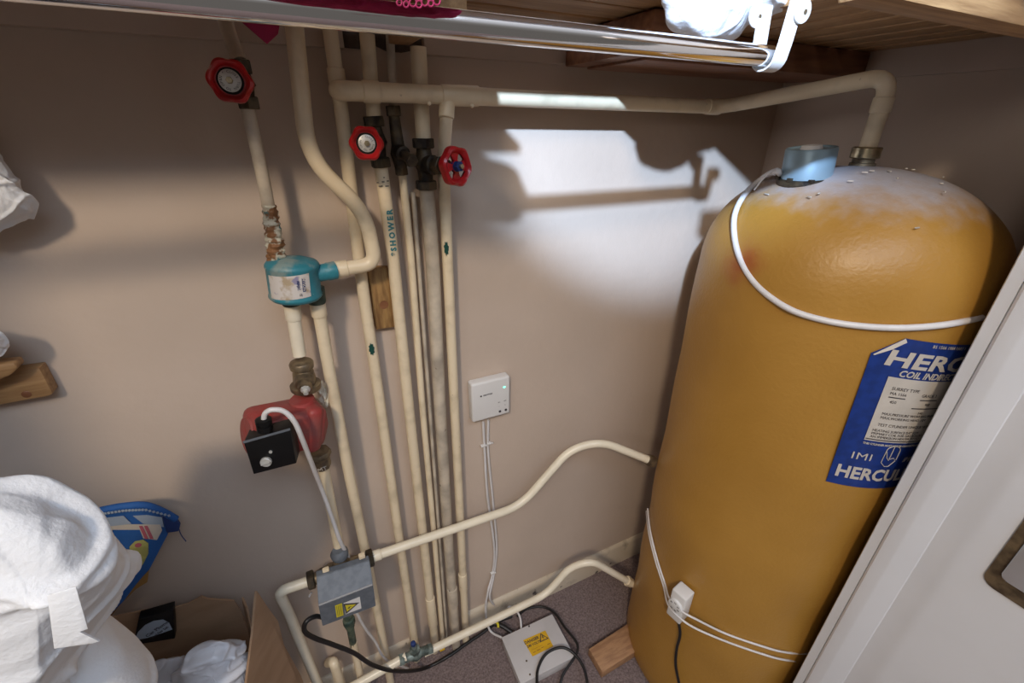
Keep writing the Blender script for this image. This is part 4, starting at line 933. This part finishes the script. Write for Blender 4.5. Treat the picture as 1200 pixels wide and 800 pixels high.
for x, y in ((157, 750), (162, 740), (170, 732), (180, 727), (191, 725.5), (198, 729), (202, 737), (188, 742), (172, 747)): pl.append(W(x, y, .0866))
slab(bm, pl, V((0, -.0006, 0))); part('pale_half_disc', bm, 'pale', cd)
d1 = (W(195, 729, .088) - W(172, 745, .088)); bm = text_bm('Car Phone', .0105, W(184, 737, .088), d1, V((0, -1, 0)), ext=.0002); merge(bm, text_bm('holder kit', .0085, W(187.5, 740.5, .088), d1, V((0, -1, 0)), ext=.0002)); part('packet_lettering', bm, 'ink', cd)
part('plastic_bag', sil_cloth([(205, 812), (203, 788), (214, 768), (232, 755), (252, 747), (270, 746), (284, 754), (291, 768), (290, 800), (286, 850), (250, 900), (205, 880)], .19, .045, 21, amp=.011, wl=.10), 'plastic', None, label='crinkled white polythene bundle inside the cardboard box', cat='bag', sharp=180)
part('plastic_bag', sil_cloth([(168, 790), (182, 775), (205, 768), (222, 770), (228, 790), (220, 830), (180, 840)], .12, .02, 25, amp=.006, wl=.08), 'plastic', None, label='smaller white polythene lump beside the big one in the cardboard box', cat='bag', sharp=180)

# ------------------------------------------------------------------ light
w = bpy.data.worlds.new('room_light'); SC.world = w; w.use_nodes = True
bgn = w.node_tree.nodes['Background']; bgn.inputs['Strength'].default_value = 1.0
wt = w.node_tree; wc = wt.nodes.new('ShaderNodeTexCoord'); wz = wt.nodes.new('ShaderNodeSeparateXYZ'); wr = wt.nodes.new('ShaderNodeValToRGB')
wt.links.new(wc.outputs['Generated'], wz.inputs[0]); wt.links.new(wz.outputs['Z'], wr.inputs['Fac']); wt.links.new(wr.outputs['Color'], bgn.inputs['Color'])
wr.color_ramp.elements[0].position = 0; wr.color_ramp.elements[0].color = (.12, .11, .10, 1)
wr.color_ramp.elements[1].position = .75; wr.color_ramp.elements[1].color = (.75, .76, .80, 1)
e_ = wr.color_ramp.elements.new(.25); e_.color = (.19, .18, .17, 1)
def lamp(kind, name, loc, target, power, col, **kw):
    l = bpy.data.lights.new(name, kind); l.energy = power; l.color = col
    for k, v in kw.items(): setattr(l, k, v)
    o = bpy.data.objects.new(name, l); COL.objects.link(o); o.location = loc
    o.rotation_euler = (V(target) - V(loc)).to_track_quat('-Z', 'Y').to_euler(); return o
lamp('AREA', 'room_lamp', (-.86, -2.0, 2.72), (.30, 0, 1.15), 33, (1, .82, .62), shape='DISK', size=.24)
lamp('SPOT', 'daylight_beam', (-.86, -2.0, 2.56), (.76, 0, 1.61), 760, (.50, .70, 1), spot_size=math.radians(20), spot_blend=.6, shadow_soft_size=.035)
lamp('AREA', 'window_glow', (.05, -2.15, 3.0), (.3, -.3, .9), 26, (.60, .77, 1), shape='RECTANGLE', size=1.7, size_y=.8)
lamp('AREA', 'tank_fill', (-1.15, -1.35, 1.95), (.8, -.6, 1.0), 4, (1, .93, .86), shape='DISK', size=.35)  # added fill light for the tank's shaded side, no lamp seen there

# ------------------------------------------------------------------ camera and view
cam = bpy.data.cameras.new('camera'); co = bpy.data.objects.new('camera', cam); COL.objects.link(co); SC.camera = co
cam.sensor_width = 36; cam.lens = 36 * F / 1200; cam.clip_start = .02
right = V((Xc[0], Yc[0], Zc[0])); up = -V((Xc[1], Yc[1], Zc[1])); back = -V((Xc[2], Yc[2], Zc[2]))
Mx = Matrix((right, up, back)).transposed().to_4x4(); Mx.translation = CAM; co.matrix_world = Mx
vs = SC.view_settings; SC.display_settings.display_device = 'sRGB'; vs.view_transform = 'Standard'; vs.look = 'None'; vs.gamma = 1; vs.exposure = 0; vs.use_curve_mapping = False
